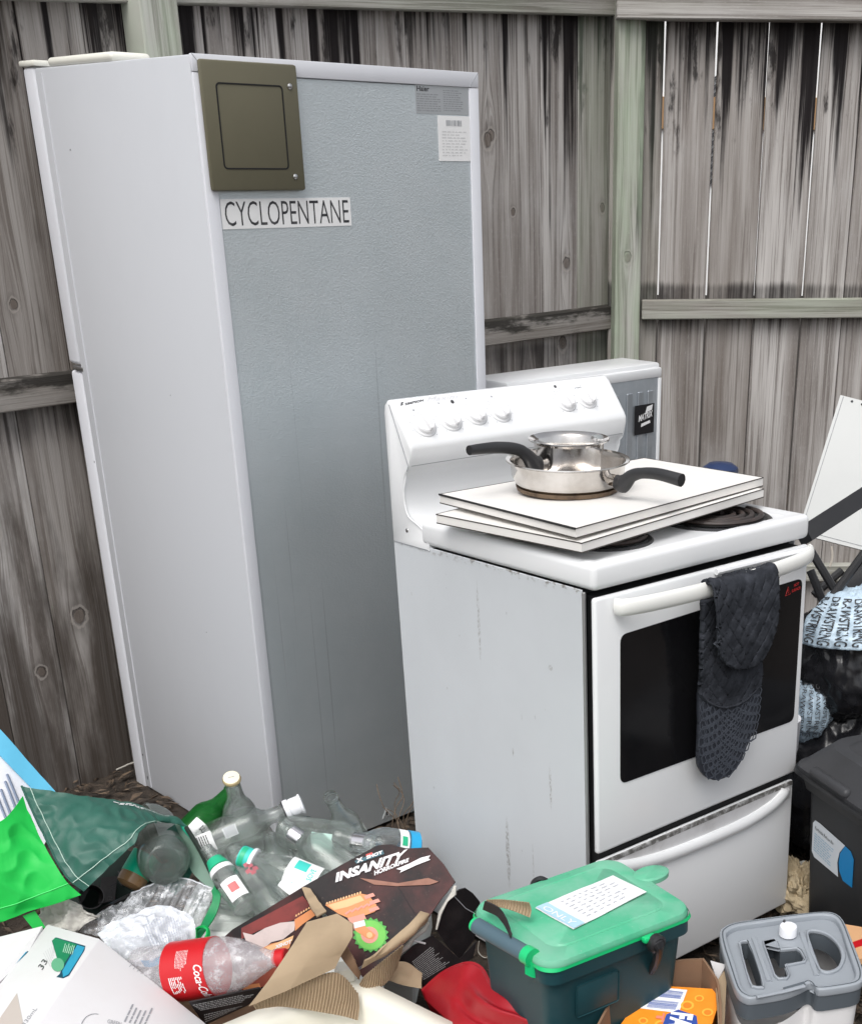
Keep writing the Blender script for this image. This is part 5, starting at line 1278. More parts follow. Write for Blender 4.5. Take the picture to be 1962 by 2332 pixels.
corrug('corrugated_piece',[cw(540,1765,.215),cw(740,1745,.20),cw(1090,1800,.175),cw(1215,1832,.165)],[cw(520,1735,.228),cw(760,1622,.238),cw(1060,1510,.245),cw(1215,1650,.20)],[cw(540,1765,.215),cw(520,1735,.228)],[cw(1215,1832,.165),cw(1225,1740,.18),cw(1215,1650,.20)],240,14,34)
corrug('corrugated_piece',[cw(1230,1590,.19),cw(1290,1640,.18),cw(1400,1590,.185),cw(1480,1480,.20)],[cw(1260,1540,.21),cw(1330,1480,.225),cw(1430,1400,.24),cw(1520,1330,.25)],[cw(1230,1590,.19),cw(1260,1540,.21)],[cw(1480,1480,.20),cw(1520,1330,.25)],150,8,18)
tb.part('torn_flap',sheet([cw(1410,1560,.17),cw(1520,1600,.16),cw(1645,1620,.155)],[cw(1480,1440,.205),cw(1560,1450,.20),cw(1640,1520,.175)],[cw(1410,1560,.17),cw(1480,1440,.205)],[cw(1645,1620,.155),cw(1640,1520,.175)],nu=16,nv=10,wr=.006,ws=20,th=.003),mCard,world=True)
corrug('corrugated_strip',[U(*c8(600,770),.43),U(*c8(740,790),.438),U(*c8(895,850),.425)],[U(*c8(605,735),.44),U(*c8(740,735),.45),U(*c8(890,752),.45),],[U(*c8(600,770),.43),U(*c8(605,735),.44)],[U(*c8(895,850),.425),U(*c8(905,800),.435),U(*c8(890,752),.45)],120,5,16,.0015)
tb.part('torn_strap',sheet([U(*c8(580,800),.42),U(*c8(690,850),.43),U(*c8(770,990),.415)],[U(*c8(600,740),.44),U(*c8(700,800),.445),U(*c8(780,960),.42)],[U(*c8(580,800),.42),U(*c8(600,740),.44)],[U(*c8(770,990),.415),U(*c8(780,960),.42)],nu=16,nv=5,th=.003,wr=.003,ws=30),mBlackCard,world=True)

# ---- cream tub at the bottom
t=TW('plastic_tub','cream plastic tub with rounded rim and muddy water stains inside, in front','tub',U(780,2332,0))
zr=.185
Fc=U(795,2212,zr); d1=(U(500,2336,zr)-Fc); d2=(U(1050,2338,zr)-Fc)
Bl=lambda u,v,z:Fc+d1*(u*1.35)+d2*(v*1.6)+Vector((0,0,z))
def ringpts(ins,z,r,n=6):
    return [Bl(x,y,z) for x,y in rrect(ins,1-ins,ins*.8,1-ins*.8,r,n)]
rings=[ringpts(.03,-.12,.10),ringpts(.0,-.012,.14),ringpts(-.004,-.003,.14),ringpts(.004,.002,.135),ringpts(.10,.003,.13),ringpts(.125,-.002,.13),ringpts(.14,-.015,.13),ringpts(.17,-.085,.12),ringpts(.22,-.10,.10)]
V=[];F=[];n=len(rings[0])
for r_ in rings: V+=r_
for j in range(len(rings)-1):
    for i in range(n): F.append([j*n+i,j*n+(i+1)%n,(j+1)*n+(i+1)%n,(j+1)*n+i])
F.append([(len(rings)-1)*n+i for i in range(n)])
m_,nt_,b_=base('cream_tub_plastic'); x,y,z=coords(nt_); a=nz(nt_,vec(nt_,x,y,z),16,5,.7); lowk=z.step(-.04,-.08)
c=mixc(nt_,(a.step(.35,.6)*lowk).clamp()*.7,(.74,.72,.63),(.24,.17,.09)); nt_.links.new(c,b_.inputs['Base Color']); b_.inputs['Roughness'].default_value=.35
t.part('tub_shell',(V,F),m_,world=True,auto=60)
t.part('moulded_block',box_from(U(770,2246,zr+.0),Vector((.92,.38,0)),Vector((-.38,.92,0)),Vector((0,0,1)),.034,.03,.034,.004),mCream,world=True)

# ---- red plastic seat
t=TW('red_plastic_toy','moulded red plastic ride-on toy body lying behind the cream tub','toy',U(1080,2290,.0))
mR=M('toy_red',(.34,.010,.018),.33,dirt=.25,ds=5)
tp=[c8(175,1345),c8(320,1218),c8(470,1158),c8(570,1190),c8(640,1310),c8(740,1395),c8(870,1450),c8(1030,1580)]
zz=[.15,.20,.245,.25,.25,.255,.255,.255]
bt=[c8(195,1400),c8(300,1500),c8(420,1620),c8(700,1700),c8(1000,1700)]
G=coons([U(*p,z) for p,z in zip(bt,(.13,.16,.19,.20,.20))],[U(*p,z) for p,z in zip(tp,zz)],[U(*bt[0],.13),U(*tp[0],.15)],[U(*bt[-1],.20),U(*tp[-1],.255)],nu=60,nv=30,bulge=.004)
for j,row in enumerate(G):
    for i,p in enumerate(row):
        u,v=i/60,j/30; k=.014*math.exp(-((v-.62)/.10)**2)*min(1,max(0,(u-.35)*4))-.012*math.exp(-((v-.42)/.10)**2)*min(1,max(0,(u-.25)*4)); row[i]=p+Vector((0,-.3,.95))*k
t.part('moulded_body',grid_vf(G,.008),mR,world=True,auto=None)
back=[U(*p,z) for p,z in zip(tp,zz)]
t.part('back_wall',sheet([p+Vector((.015,.05,-.10)) for p in back],back,[back[0]+Vector((.015,.05,-.10)),back[0]],[back[-1]+Vector((.015,.05,-.10)),back[-1]],nu=40,nv=6,th=.004),mR,world=True)

# ---- food scraps caddy
ca=.637; ex=Vector((math.cos(ca),math.sin(ca),0)); ey=Vector((-math.sin(ca),math.cos(ca),0))
c0=Vector((-.06,1.687,0)); LX,LY=.302,.232
cd=Thing('food_caddy','dark teal food scraps bin with mint green lid and a paper note on top','caddy',c0+ex*LX/2+ey*LY/2,Matrix((ex,ey,Vector((0,0,1)))).transposed())
mTealD=M('dark_teal_plastic',(.010,.048,.058),.45,dirt=.35,ds=12,dcol=(.04,.07,.078)); 
def lidmat():
    m,nt,b_=base('dusty_mint_lid'); x,y,z=coords(nt); v=vec(nt,x,y,z)
    d=nz(nt,v,7,4,.6); sp=nz(nt,v,130,3,.7); sp2=nz(nt,v,45,4,.7)
    c=mixc(nt,d.step(.35,.65)*.8,(.06,.40,.22),(.20,.46,.33)); c=mixc(nt,sp.step(.62,.72)*.5,c,(.25,.42,.33)); c=mixc(nt,sp2.step(.66,.74)*.35,c,(.06,.22,.13))
    nt.links.new(c,b_.inputs['Base Color']); b_.inputs['Roughness'].default_value=.5; bump(nt,b_,sp,.08,.001); return m
mLid=lidmat(); mLidE=M('clean_mint',(.01,.50,.17),.35,dirt=.1)
def taper(w0,d0,w1,d1,z0,z1,r=.03,cap=True,n=8):
    V=[];F=[]
    A=rrect(-w0/2,w0/2,-d0/2,d0/2,r*.8,n);B_=rrect(-w1/2,w1/2,-d1/2,d1/2,r,n); m=len(A)
    V=[(x,y,z0) for x,y in A]+[(x,y,z1) for x,y in B_]
    F=[[i,(i+1)%m,m+(i+1)%m,m+i] for i in range(m)]
    if cap: F+=[list(range(m))[::-1],[m+i for i in range(m)]]
    return V,F
cd.part('bin_body',taper(LX*.78,LY*.78,LX*.93,LY*.93,0,.375),mTealD,auto=40)
cd.part('body_rim',join(taper(LX*.99,LY*1.0,LX*1.0,LY*1.01,.362,.388,.035),),mTealD,auto=40)
def lid_stack():
    V=[];F=[];m=None
    spec=[(1.0,.388,.036),(1.012,.391,.038),(1.005,.398,.038),(.985,.403,.036),(.80,.408,.03),(.78,.4065,.028),(.765,.4065,.028),(.745,.409,.026),(0.02,.410,.001)]
    for s_,z,r in spec:
        w_,d_=LX*s_+( -0.0),LY*s_ if s_>.9 else LY*(s_-.02) if s_>.1 else LY*s_
        L=rrect(-w_/2,w_/2,-d_/2,d_/2,min(r,w_/2.1,d_/2.1),8); m=len(L); V+=[(x,y,z) for x,y in L]
    for j in range(len(spec)-1):
        for i in range(m): F.append([j*m+i,j*m+(i+1)%m,(j+1)*m+(i+1)%m,(j+1)*m+i])
    F.append([(len(spec)-1)*m+i for i in range(m)])
    return V,F
cd.part('lid',lid_stack(),mLid,auto=40)
cd.part('lid_edge',taper(LX*1.018,LY*1.022,LX*1.018,LY*1.022,.388,.394,.038,False),mLidE,auto=40)
bx=cd.inv@U(*cg(250,905),.405)
cd.part('thumb_tab',xf(lathe([(.030,.0),(.030,.008),(.026,.011),(0,.012)],30),Matrix.Translation((bx.x,bx.y,.396))@Matrix.Diagonal((1.25,.8,1,1))),mLid)
def cl(px,py,z): return cd.inv@U(px,py,z)
ha=cl(*c8(545,905),.40);hb=cl(*c8(890,1105),.40)
cd.part('carry_handle',tube([ha,hb],.0135,16),M('faded_teal',(.07,.12,.15),.5,dirt=.4,ds=14,dcol=(.12,.17,.19)))
cd.part('handle_end',lathe([(0,0)],3) if 0 else tube([ha+(ha-hb).normalized()*.006,ha],.0125,14),mLidE)
la=[cl(*c8(865,1120),.402),cl(*c8(920,1160),.392),cl(*c8(985,1165),.388),cl(*c8(1060,1120),.396),cl(*c8(1165,1090),.404)]
cd.part('latch',sheet([p+Vector((0,0,-.030)) for p in la],la,[la[0]+Vector((0,0,-.03)),la[0]],[la[-1]+Vector((0,0,-.012)),la[-1]],nu=30,nv=6,th=.005),mLidE)
cd.part('latch_collar',tube([hb-(hb-ha).normalized()*.006,hb+(hb-ha).normalized()*.010],.0155,16),mLidE)
ka=cl(*cg(290,1405),.385);kb_=cl(*cg(250,1600),.30)
cd.part('clasp',tube(smoothpath([ka+Vector((0,.004,.004)),ka+Vector((0,-.008,0)),(ka+kb_)/2+Vector((0,-.010,0)),kb_+Vector((0,-.002,0))],4),.011,10,ry=.007),mBlack)
cd.part('clasp_pivot',xf(lathe([(.016,0),(.016,.010),(.012,.013),(0,.013)],20),Matrix.Translation(ka+Vector((0,.004,0)))@Matrix.Rotation(R(90),4,'X')),mBlack)
ny=cl(*cg(240,1375),.392); cd.part('lid_nub',rbox(ny.x-.012,ny.x+.012,ny.y-.006,ny.y+.006,.388,.398,.003),mLidE)
hk=[cl(*c8(915,645),.388),cl(*c8(930,610),.398),cl(*c8(970,590),.405),cl(*c8(1010,605),.40)]
cd.part('rear_loop',tube(smoothpath(hk,5),.005,8),mBlack)
cd.part('body_recess',rbox(-.09,-.005,-LY*.475,-LY*.46,.28,.34,.004),mTealD)
# note
nq=[U(*c8(935,785),.4125),U(*c8(1190,930),.4125),U(*c8(1680,680),.4135),U(*c8(1455,570),.4145)]
nt_=TW('paper_note','damp-spotted printed paper note lying on the mint green lid','note',nq[0])
G=coons([nq[0],nq[1]],[nq[3],nq[2]],[nq[0],nq[3]],[nq[1],nq[2]],nu=20,nv=30,wr=.0015,ws=14)
nt_.part('paper',grid_vf(G,.0008),M('spotted_paper',(.76,.76,.77),.6,dirt=.45,ds=60,dcol=(.52,.55,.58)),world=True)
g_=lambda u,v,o=.0012:grid_at(G,u,v,0)+Vector((0,0,o))
nt_.part('blue_strip',grid_vf([[g_(u/8,v/10*.14+.01) for u in range(9)] for v in range(11)],.0002),M('pale_blue_print',(.40,.60,.72),.6),world=True)
nt_.part('fine_print',scribble(lambda u,v:g_(.12+.8*v,.25+.65*u),7,4,.18,.04,.12,.06,.97),M('faint_ink',(.45,.47,.50),.6),world=True,smooth=False)
nt_.part('lettering',text_map('ONLY',lambda u,v:g_(.1+.8*u,.03+.07*v,.0018)),mPaper,world=True,smooth=False)
# twine hanging from latch
t=TW('straw','dry looped straw hanging under the green latch','straw',U(*c8(1000,1250),.36))
t.part('stalk',tube(smoothpath([U(*c8(962,1432),.29),U(*c8(985,1330),.325),U(*c8(1005,1250),.355),U(*c8(1032,1245),.36),U(*c8(1020,1290),.345),U(*c8(995,1290),.345)],5),.0016,6),M('straw_pale',(.45,.42,.36),.7),world=True)
t=TW('twine','frayed pale twine caught between the torn box and the bin body','twine',U(*c8(600,1120),.3))
t.part('strand',tube(smoothpath([U(*c8(560,1010),.33),U(*c8(555,1080),.30),U(*c8(600,1120),.30),U(*c8(660,1090),.32),U(*c8(650,1130),.30),U(*c8(710,1165),.28),U(*c8(690,1210),.25),U(*c8(715,1300),.20)],5),.0008,4),M('frayed_grey',(.35,.34,.3),.8),world=True)

# ---- brown carton with orange drink pack
bc=TW('cardboard_box','open brown cardboard box holding the orange drink pack','cardboard box',U(1480,2332,0))
zt_=.29
w1=[U(*c8(1445,1290),zt_-.004),U(*c8(1600,1245),zt_+.004),U(*cg(205,1600),zt_+.004),U(*cg(430,1530),zt_),U(*cg(620,1515),zt_)]
lowv=Vector((0,-.02,-.28))
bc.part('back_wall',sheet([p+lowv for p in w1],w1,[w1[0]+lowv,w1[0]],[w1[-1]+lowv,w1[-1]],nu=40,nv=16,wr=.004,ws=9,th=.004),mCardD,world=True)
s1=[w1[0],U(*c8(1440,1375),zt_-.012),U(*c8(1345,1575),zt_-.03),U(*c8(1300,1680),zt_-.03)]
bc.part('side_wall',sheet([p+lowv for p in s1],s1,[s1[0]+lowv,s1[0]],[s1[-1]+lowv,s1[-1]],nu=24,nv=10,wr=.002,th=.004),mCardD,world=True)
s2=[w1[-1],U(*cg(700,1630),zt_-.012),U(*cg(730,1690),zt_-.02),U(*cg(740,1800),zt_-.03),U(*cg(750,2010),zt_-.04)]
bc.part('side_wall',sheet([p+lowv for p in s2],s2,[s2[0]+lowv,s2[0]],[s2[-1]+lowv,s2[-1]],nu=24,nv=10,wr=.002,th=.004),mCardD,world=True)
bc.part('flap',prism([U(*cg(680,1530),.285),U(*cg(790,1560),.28),U(*cg(800,1600),.25),U(*cg(730,1680),.25)],(0,-.3,.95),.003),mWhiteCard,world=True,smooth=False)
bc.part('flap_edge',sheet([U(*cg(715,1690),.262),U(*cg(745,1984),.24)],[U(*cg(800,1570),.27),U(*cg(780,1984),.235)],[U(*cg(715,1690),.262),U(*cg(800,1570),.27)],[U(*cg(745,1984),.24),U(*cg(780,1984),.235)],nu=12,nv=5,th=.004),mCard,world=True)
zo=.245
op=[U(*cg(242,1705),zo+.01),U(*cg(772,1737),zo+.004),U(*cg(640,2140),zo-.03),U(*cg(-50,2110),zo-.03)]
n7=newell(op); n7=n7 if n7.z>0 else -n7; fO=planefn(sum(op,Vector())/4,n7)
op=[fO(*cg(*p)) for p in ((242,1705),(772,1737),(640,2140),(-50,2110))]
od=TW('drink_pack','orange soft drink multipack with a white barcode panel, inside the brown box','drink pack',op[0])
od.part('pack_body',prism(op,n7,.13),M('bright_orange_card',(.80,.24,.01),.4,dirt=.45,ds=9,dcol=(.85,.36,.03)),world=True,smooth=False)
def do(name,pts,mat,off=.0008): od.part(name,decal(fO,pts,off,cg),mat,world=True,smooth=False)
do('barcode_panel',[(272,1716),(515,1740),(452,1905),(178,1870)],mPaper,.0008)
bb=[];rr=random.Random(9);q=quad4(fO(*cg(205,1868),.0014),fO(*cg(440,1890),.0014),fO(*cg(290,1725),.0014),fO(*cg(505,1748),.0014))
v=.05
while v<.95:
    h=rr.choice((.012,.02,.032)); n=0
    if not(.42<v<.56): bb.append(([q(.06,v),q(.94,v),q(.94,v+h),q(.06,v+h)],[[0,1,2,3]]))
    v+=h+rr.choice((.014,.022))
od.part('barcode_bars',join(*bb),M('blue_ink',(.12,.18,.45),.5),world=True,smooth=False)
for cx_,cy_,r in ((515,1850,42),(600,1800,30),(330,1990,44),(200,1960,30),(660,1900,36)):
    do('printed_slice',[(cx_+r*1.15*math.cos(R(k*24)),cy_+r*.8*math.sin(R(k*24))) for k in range(15)],M('slice_amber',(.90,.40,.04),.5) if 'slice_amber' not in bpy.data.materials else bpy.data.materials['slice_amber'],.001)
    do('printed_slice_ring',[(cx_+r*.75*math.cos(R(k*30)),cy_+r*.52*math.sin(R(k*30))) for k in range(12)],M('slice_deep',(.82,.20,.01),.5) if 'slice_deep' not in bpy.data.materials else bpy.data.materials['slice_deep'],.0013)
do('printed_backing',[(365,1915),(450,1880),(580,1925),(600,2060),(380,2090),(330,2010)],M('print_royal_blue',(.02,.06,.30),.5),.0014)
od.part('lettering',text_q('FANTA',fO(*cg(400,1895),.0022),fO(*cg(330,2200),.0022),fO(*cg(560,1915),.0022),bold=.05),mPaper,world=True,smooth=False)
od.part('lettering',text_q('T',fO(*cg(300,1900),.002),fO(*cg(285,1965),.002),fO(*cg(355,1905),.002),bold=.05),M('coral_print',(.75,.22,.15),.5),world=True,smooth=False)

# ---- grey topped white container
zg=.30
gt=TW('cleaner_tank','white bucket-like tank with moulded grey top tray and white cap','tank',U(*cg(1260,1500),0))
mGT=M('mid_grey_plastic',(.29,.315,.345),.42,dirt=.12,ds=8); mGT2=M('dark_grey_plastic',(.085,.10,.115),.45,dirt=.15)
outl=[(745,1330),(770,1290),(850,1255),(1050,1225),(1240,1200),(1450,1178),(1560,1185),(1630,1240),(1700,1400),(1760,1560),(1775,1640),(1740,1690),(1600,1720),(1460,1735),(1420,1700),(1385,1688),(1330,1715),(1210,1760),(1000,1795),(930,1790),(870,1745),(830,1650),(790,1530),(760,1430)]
def xyz(pts,z): return [(p.x,p.y) for p in (U(*cg(*q),z) for q in pts)]
def smooth2(L,k=3):
    n=len(L);out=[]
    for i in range(n):
        a,b_,c_,d_=L[i-1],L[i],L[(i+1)%n],L[(i+2)%n]
        for j in range(k):
            t=j/k; out.append(tuple(.5*((2*b_[q])+(c_[q]-a[q])*t+(2*a[q]-5*b_[q]+4*c_[q]-d_[q])*t*t+(3*b_[q]-a[q]-3*c_[q]+d_[q])*t**3) for q in (0,1)))
    return out
OUT=smooth2(xyz(outl,zg)); 
def inset2(L,d):
    cx_=sum(p[0] for p in L)/len(L);cy_=sum(p[1] for p in L)/len(L); out=[]
    for x,y in L:
        l=math.hypot(x-cx_,y-cy_); out.append((x-(x-cx_)/l*d,y-(y-cy_)/l*d))
    return out
slot=smooth2(xyz([(890,1420),(940,1408),(965,1440),(1050,1700),(1035,1728),(985,1722),(960,1690),(895,1450)],zg-.012))
Lh=xyz([(1065,1415),(1140,1400),(1160,1420),(1180,1470),(1290,1458),(1320,1480),(1345,1530),(1330,1552),(1215,1570),(1240,1640),(1225,1662),(1165,1665),(1140,1640),(1075,1450)],zg-.012)
Dh=smooth2(xyz([(1380,1345),(1440,1335),(1520,1365),(1585,1430),(1612,1510),(1590,1585),(1530,1618),(1480,1612),(1455,1580),(1400,1430)],zg-.012))
IN=inset2(OUT,.014)
gt.part('tray_rim',xf(ext2d([OUT,IN],.016,.003),Matrix.Translation((0,0,zg-.008))),mGT,world=True,auto=40)
gt.part('tray_floor',xf(ext2d([inset2(OUT,.010),slot,Lh,Dh],.006,.0015),Matrix.Translation((0,0,zg-.014))),mGT,world=True,auto=40)
for hole,w_ in ((slot,.006),(Dh,.008),(Lh,.006)):
    cx_=sum(p[0] for p in hole)/len(hole);cy_=sum(p[1] for p in hole)/len(hole)
    big=[(x+(x-cx_)/max(math.hypot(x-cx_,y-cy_),1e-4)*w_,y+(y-cy_)/max(math.hypot(x-cx_,y-cy_),1e-4)*w_) for x,y in hole]
    gt.part('hole_surround',xf(ext2d([big,hole],.007,.0022),Matrix.Translation((0,0,zg-.0095))),mGT,world=True,auto=50)
    gt.part('hole_wall',([Vector((x,y,zg-.012)) for x,y in hole]+[Vector((x,y,zg-.045)) for x,y in hole],[[i,(i+1)%len(hole),(i+1)%len(hole)+len(hole),i+len(hole)] for i in range(len(hole))]),mGT2,world=True,auto=40)
gt.part('rim_groove',tube([Vector((x,y,zg+.0003)) for x,y in inset2(OUT,.006)],.0011,4,closed=True),mGT2,world=True)
sk=inset2(OUT,.002); n=len(sk)
gt.part('tray_skirt',([Vector((x,y,zg-.012)) for x,y in sk]+[Vector((x,y,zg-.045)) for x,y in sk],[[i,(i+1)%n,(i+1)%n+n,i+n] for i in range(n)]),mGT2,world=True,auto=40)
for a,b_ in (((990,1370),(1100,1680)),((1330,1330),(1440,1640))):
    gt.part('moulded_rib',tube([U(*cg(*a),zg-.0105),U(*cg(*b_),zg-.0105)],.005,8,ry=.003,up=(0,0,1)),mGT,world=True)
kp=U(*cg(1232,1345),zg-.008)
gt.part('cap',xf(lathe([(.0155,0),(.0155,.016),(.0145,.0185),(.0115,.019),(.011,.018),(0,.018)],36),Matrix.Translation(kp)),mCapW,world=True)
gt.part('cap_nub',xf(lathe([(.0025,0),(.0022,.005),(0,.006)],8),Matrix.Translation(kp+Vector((-.006,.012,.018)))),mPrint,world=True)
bd=inset2(OUT,.006); n=len(bd); V=[];
cxb=sum(p[0] for p in bd)/n;cyb=sum(p[1] for p in bd)/n
for (x,y) in bd:
    ang=math.atan2(y-cyb,x-cxb); V.append(Vector((x,y,zg-.043-.022*max(0,math.cos((ang-R(-115))*1.0))**6)))
for (x,y) in bd: V.append(Vector((x+(cxb-x)*.08,y+(cyb-y)*.08,.0)))
gt.part('tank_body',(V,[[i,(i+1)%n,(i+1)%n+n,i+n] for i in range(n)]+[[n+i for i in range(n)]]),M('warm_white_plastic',(.74,.73,.73),.4,dirt=.1),world=True,auto=50)
gt.part('latch',sheet([U(*cg(1205,1800),zg-.030),U(*cg(1350,1770),zg-.03)],[U(*cg(1210,1745),zg+.001),U(*cg(1360,1700),zg+.001)],[U(*cg(1205,1800),zg-.030),U(*cg(1210,1745),zg+.001)],[U(*cg(1350,1770),zg-.03),U(*cg(1360,1700),zg+.001)],nu=8,nv=6,th=.006),mGT2,world=True)
gt.part('latch_tongue',tube([U(*cg(1010,1790),zg+.003),U(*cg(1210,1750),zg+.003),U(*cg(1350,1712),zg+.003)],.004,8,ry=.0025,up=(0,0,1)),mGT,world=True)
gt.part('latch_socket',box_from(U(*cg(1290,1890),zg-.075),Vector((.97,.24,0)),Vector((-.24,.97,0)),Vector((0,0,1)),.026,.012,.034,.002),mGT2,world=True)
bdn=planefn(U(*cg(1465,1920),zg-.10),Vector((.15,-1,.15)))
gt.part('window_mark',prism([U(*cg(1425,1905),zg-.092)+Vector((0,-.004,0)),U(*cg(1500,1885),zg-.092)+Vector((0,-.004,0)),U(*cg(1495,1935),zg-.105)+Vector((0,-.004,0)),U(*cg(1425,1955),zg-.105)+Vector((0,-.004,0))],(0,-1,.2),.001),mGT2,world=True,smooth=False)
t=TW('orange_board','rounded orange-peach plastic piece under the grey tray, with a red stripe','plastic piece',U(1940,2150,.05))
P=[U(*cg(*p),.17) for p in ((1380,1400),(1500,1370),(1640,1270),(1760,1290),(1830,1350),(1840,1480),(1700,1540),(1560,1560),(1450,1480))]
t.part('plate',prism(P,(0,0,1),.014),M('peach_plastic',(.66,.38,.20),.5,dirt=.2),world=True,smooth=False)
P=[U(*cg(*p),.1715) for p in ((1690,1400),(1830,1350),(1830,1400),(1705,1440))]
t.part('red_stripe',prism(P,(0,0,1),.001),mRed,world=True,smooth=False)

# ---- black kerbside bin on the right
G0=U(1838,2118,0); fd=Vector((.414,-.91,0)).normalized(); sd_=Vector((.91,.414,0)).normalized()
bn=Thing('rubbish_bin','black lidded rubbish bin with white and blue sticker, at the right edge','bin',G0+fd*.17+sd_*.15,Matrix((sd_,-fd,Vector((0,0,1)))).transposed())
mBin=M('charcoal_bin_plastic',(.016,.017,.019),.45,dirt=.4,ds=12,dcol=(.035,.034,.032)); mBinL=M('worn_lid_plastic',(.045,.046,.05),.5,dirt=.4,ds=7,dcol=(.02,.02,.02))
Hh=(onp(1841,1768,G0,Vector((0,-1,0)))).z
bw,bdp=.34,.40
def tapb(w0,w1,z0,z1,d0,d1,r): return taper(w0,d0,w1,d1,z0,z1,r)
bn.part('bin_body',tapb(bw*.90,bw,0,Hh,bdp*.9,bdp,.03),mBin,auto=40)
bn.part('body_rim',tapb(bw+.012,bw+.03,Hh-.03,Hh,bdp+.012,bdp+.03,.035),mBin,auto=40)
bn.part('lid_rim',tapb(bw+.045,bw+.05,Hh+.002,Hh+.022,bdp+.045,bdp+.05,.045),mBinL,auto=40)
bn.part('lid',tapb(bw+.046,bw-.04,Hh+.022,Hh+.075,bdp+.046,bdp-.04,.06),mBinL,auto=40)
bn.part('lid_band',tapb(bw+.06,bw+.062,Hh+.006,Hh+.014,bdp+.06,bdp+.062,.05),mBin,auto=40)
bn.part('lid_ridge',tapb(bw-.10,bw-.13,Hh+.075,Hh+.086,bdp-.1,bdp-.13,.04),mBinL,auto=40)
bn.part('lid_lip',rbox(-bw/2-.03,-bw/2-.01,.02,.15,Hh+.02,Hh+.04,.008,3),mBinL)
fB=planefn(G0+Vector((0,0,.2))+sd_*.004-sd_*.004,-sd_)
tx=math.atan((bw*.05)/Hh)
nB=(-sd_*math.cos(tx)+Vector((0,0,-math.sin(tx)))).normalized(); fB=planefn(bn.m@Vector((-bw/2,0,Hh)),nB)
def db(name,pts,mat,off=.0015): bn.part(name,decal(fB,pts,off,cg),mat,world=True,smooth=False)
db('sticker',[(1412,545),(1428,528),(1460,550),(1640,710),(1600,760),(1585,830),(1590,932),(1420,790),(1403,745)],M('pale_sticker',(.60,.64,.68),.5,dirt=.2))
db('sticker_blue_corner',[(1640,712),(1680,750),(1702,810),(1690,1010),(1625,960),(1600,890),(1595,830),(1605,765)],M('sticker_blue',(.0,.20,.48),.45))
bn.part('lettering',text_map('Kerbside Refuse Bin',quad4(fB(*cg(1425,590),.002),fB(*cg(1555,705),.002),fB(*cg(1428,565),.002),fB(*cg(1560,685),.002))),mPrint,world=True,smooth=False)
bn.part('fine_print',scribble(quad4(fB(*cg(1415,740),.002),fB(*cg(1575,900),.002),fB(*cg(1425,610),.002),fB(*cg(1570,740),.002)),8,8,.35,.05,.15,.03,.9),M('blue_grey_ink',(.25,.42,.55),.5),world=True,smooth=False)

# ---- rubbish bags
def bagmesh(c,rx,ry,rz,seed,wr=.18,n=110,m=70):
    V=[];F=[]
    for j in range(m+1):
        th=math.pi*j/m
        for i in range(n):
            a=2*math.pi*i/n; d=Vector((math.sin(th)*math.cos(a),math.sin(th)*math.sin(a),math.cos(th)))
            k=1+wr*(noise.noise(d*1.8+Vector((seed,0,0)))) +wr*.22*(1-2*abs(noise.noise(Vector((d.x*15,d.y*15,d.z*5+seed*2)))))+ wr*.45*(1-2*abs(noise.noise(Vector((d.x*6,d.y*6,d.z*2.2+seed))))) 
            p=Vector((d.x*rx,d.y*ry,d.z*rz))*k; V.append(Vector(c)+p)
    for j in range(m):
        for i in range(n): F.append([j*n+i,(j+1)*n+i,(j+1)*n+(i+1)%n,j*n+(i+1)%n])
    return V,F
mBagK=M('shiny_black_film',(.012,.012,.014),.25,dirt=.2,bs=.25,bscale=30); mBagB=M('pale_blue_film',(.48,.60,.70),.4,dirt=.35,ds=12)
def odp(px,py,D): return O+ray(px,py)*D
c1=odp(1930,1475,2.95)
rb=TW('rubbish_bag','black rubbish bag whose top is wrapped in pale blue film printed DRAWSTRING','rubbish bag',(c1.x,c1.y,c1.z-.13),'rubbish bags piled beside the stove')
rb.part('bag_body',bagmesh(c1+Vector((0,0,-.02)),.125,.12,.135,3),mBagK,world=True,auto=None)
def bandpt(c,r,u,v,ph=-1.62,tilt=.0):
    a=ph+u; t=v; d=Vector((math.cos(t)*math.cos(a),math.cos(t)*math.sin(a),math.sin(t))); k=1+.08*noise.noise(d*3)+.045*(1-2*abs(noise.noise(Vector((d.x*7,d.y*7,d.z*4)))))+.02*(1-2*abs(noise.noise(d*19))); return Vector(c)+Vector((d.x*r,d.y*r,d.z*r*.95))*k
cb_=c1+Vector((.0,-.0,.02))
Gb=[[bandpt(cb_,.137,-1.0+2.2*i/50,.10+.30*math.sin((i/50)*2.0)*.3+ (1.35-.1)*j/36) for i in range(51)] for j in range(37)]
rb.part('printed_film',grid_vf(Gb,.001),mBagB,world=True,auto=None)
for k in range(8):
    def fn(u,v,k=k):
        p=grid_at(Gb,.06+.155*k+.085*(1-v),.03+.62*(1-u),0) if 0 else grid_at(Gb,.03+.125*k+.095*v,.66-.62*u,0)
        return p+(p-cb_).normalized()*.0022
    rb.part('lettering',text_map('DRAWSTRING' if k%2 else 'RAWSTRING',fn,bold=.01),mPrint,world=True,smooth=False)
c2_=odp(1840,1600,2.98)
r2=TW('rubbish_bag','smaller printed pale blue bag squeezed below the black bag, beside the stove','rubbish bag',(c2_.x,c2_.y,c2_.z-.1),'rubbish bags piled beside the stove')
r2.part('bag_body',bagmesh(c2_,.055,.07,.085,8,.15),mBagB,world=True,auto=None)
def fn2(k):
    def f(u,v):
        a=-2.35+.27*k+.17*v; t=.75-1.35*u; d=Vector((math.cos(t)*math.cos(a),math.cos(t)*math.sin(a),math.sin(t)))
        return c2_+Vector((d.x*.066,d.y*.083,d.z*.10))
    return f
for k in range(6): r2.part('lettering',text_map('DRAWSTRING',fn2(k)),mPrint,world=True,smooth=False)
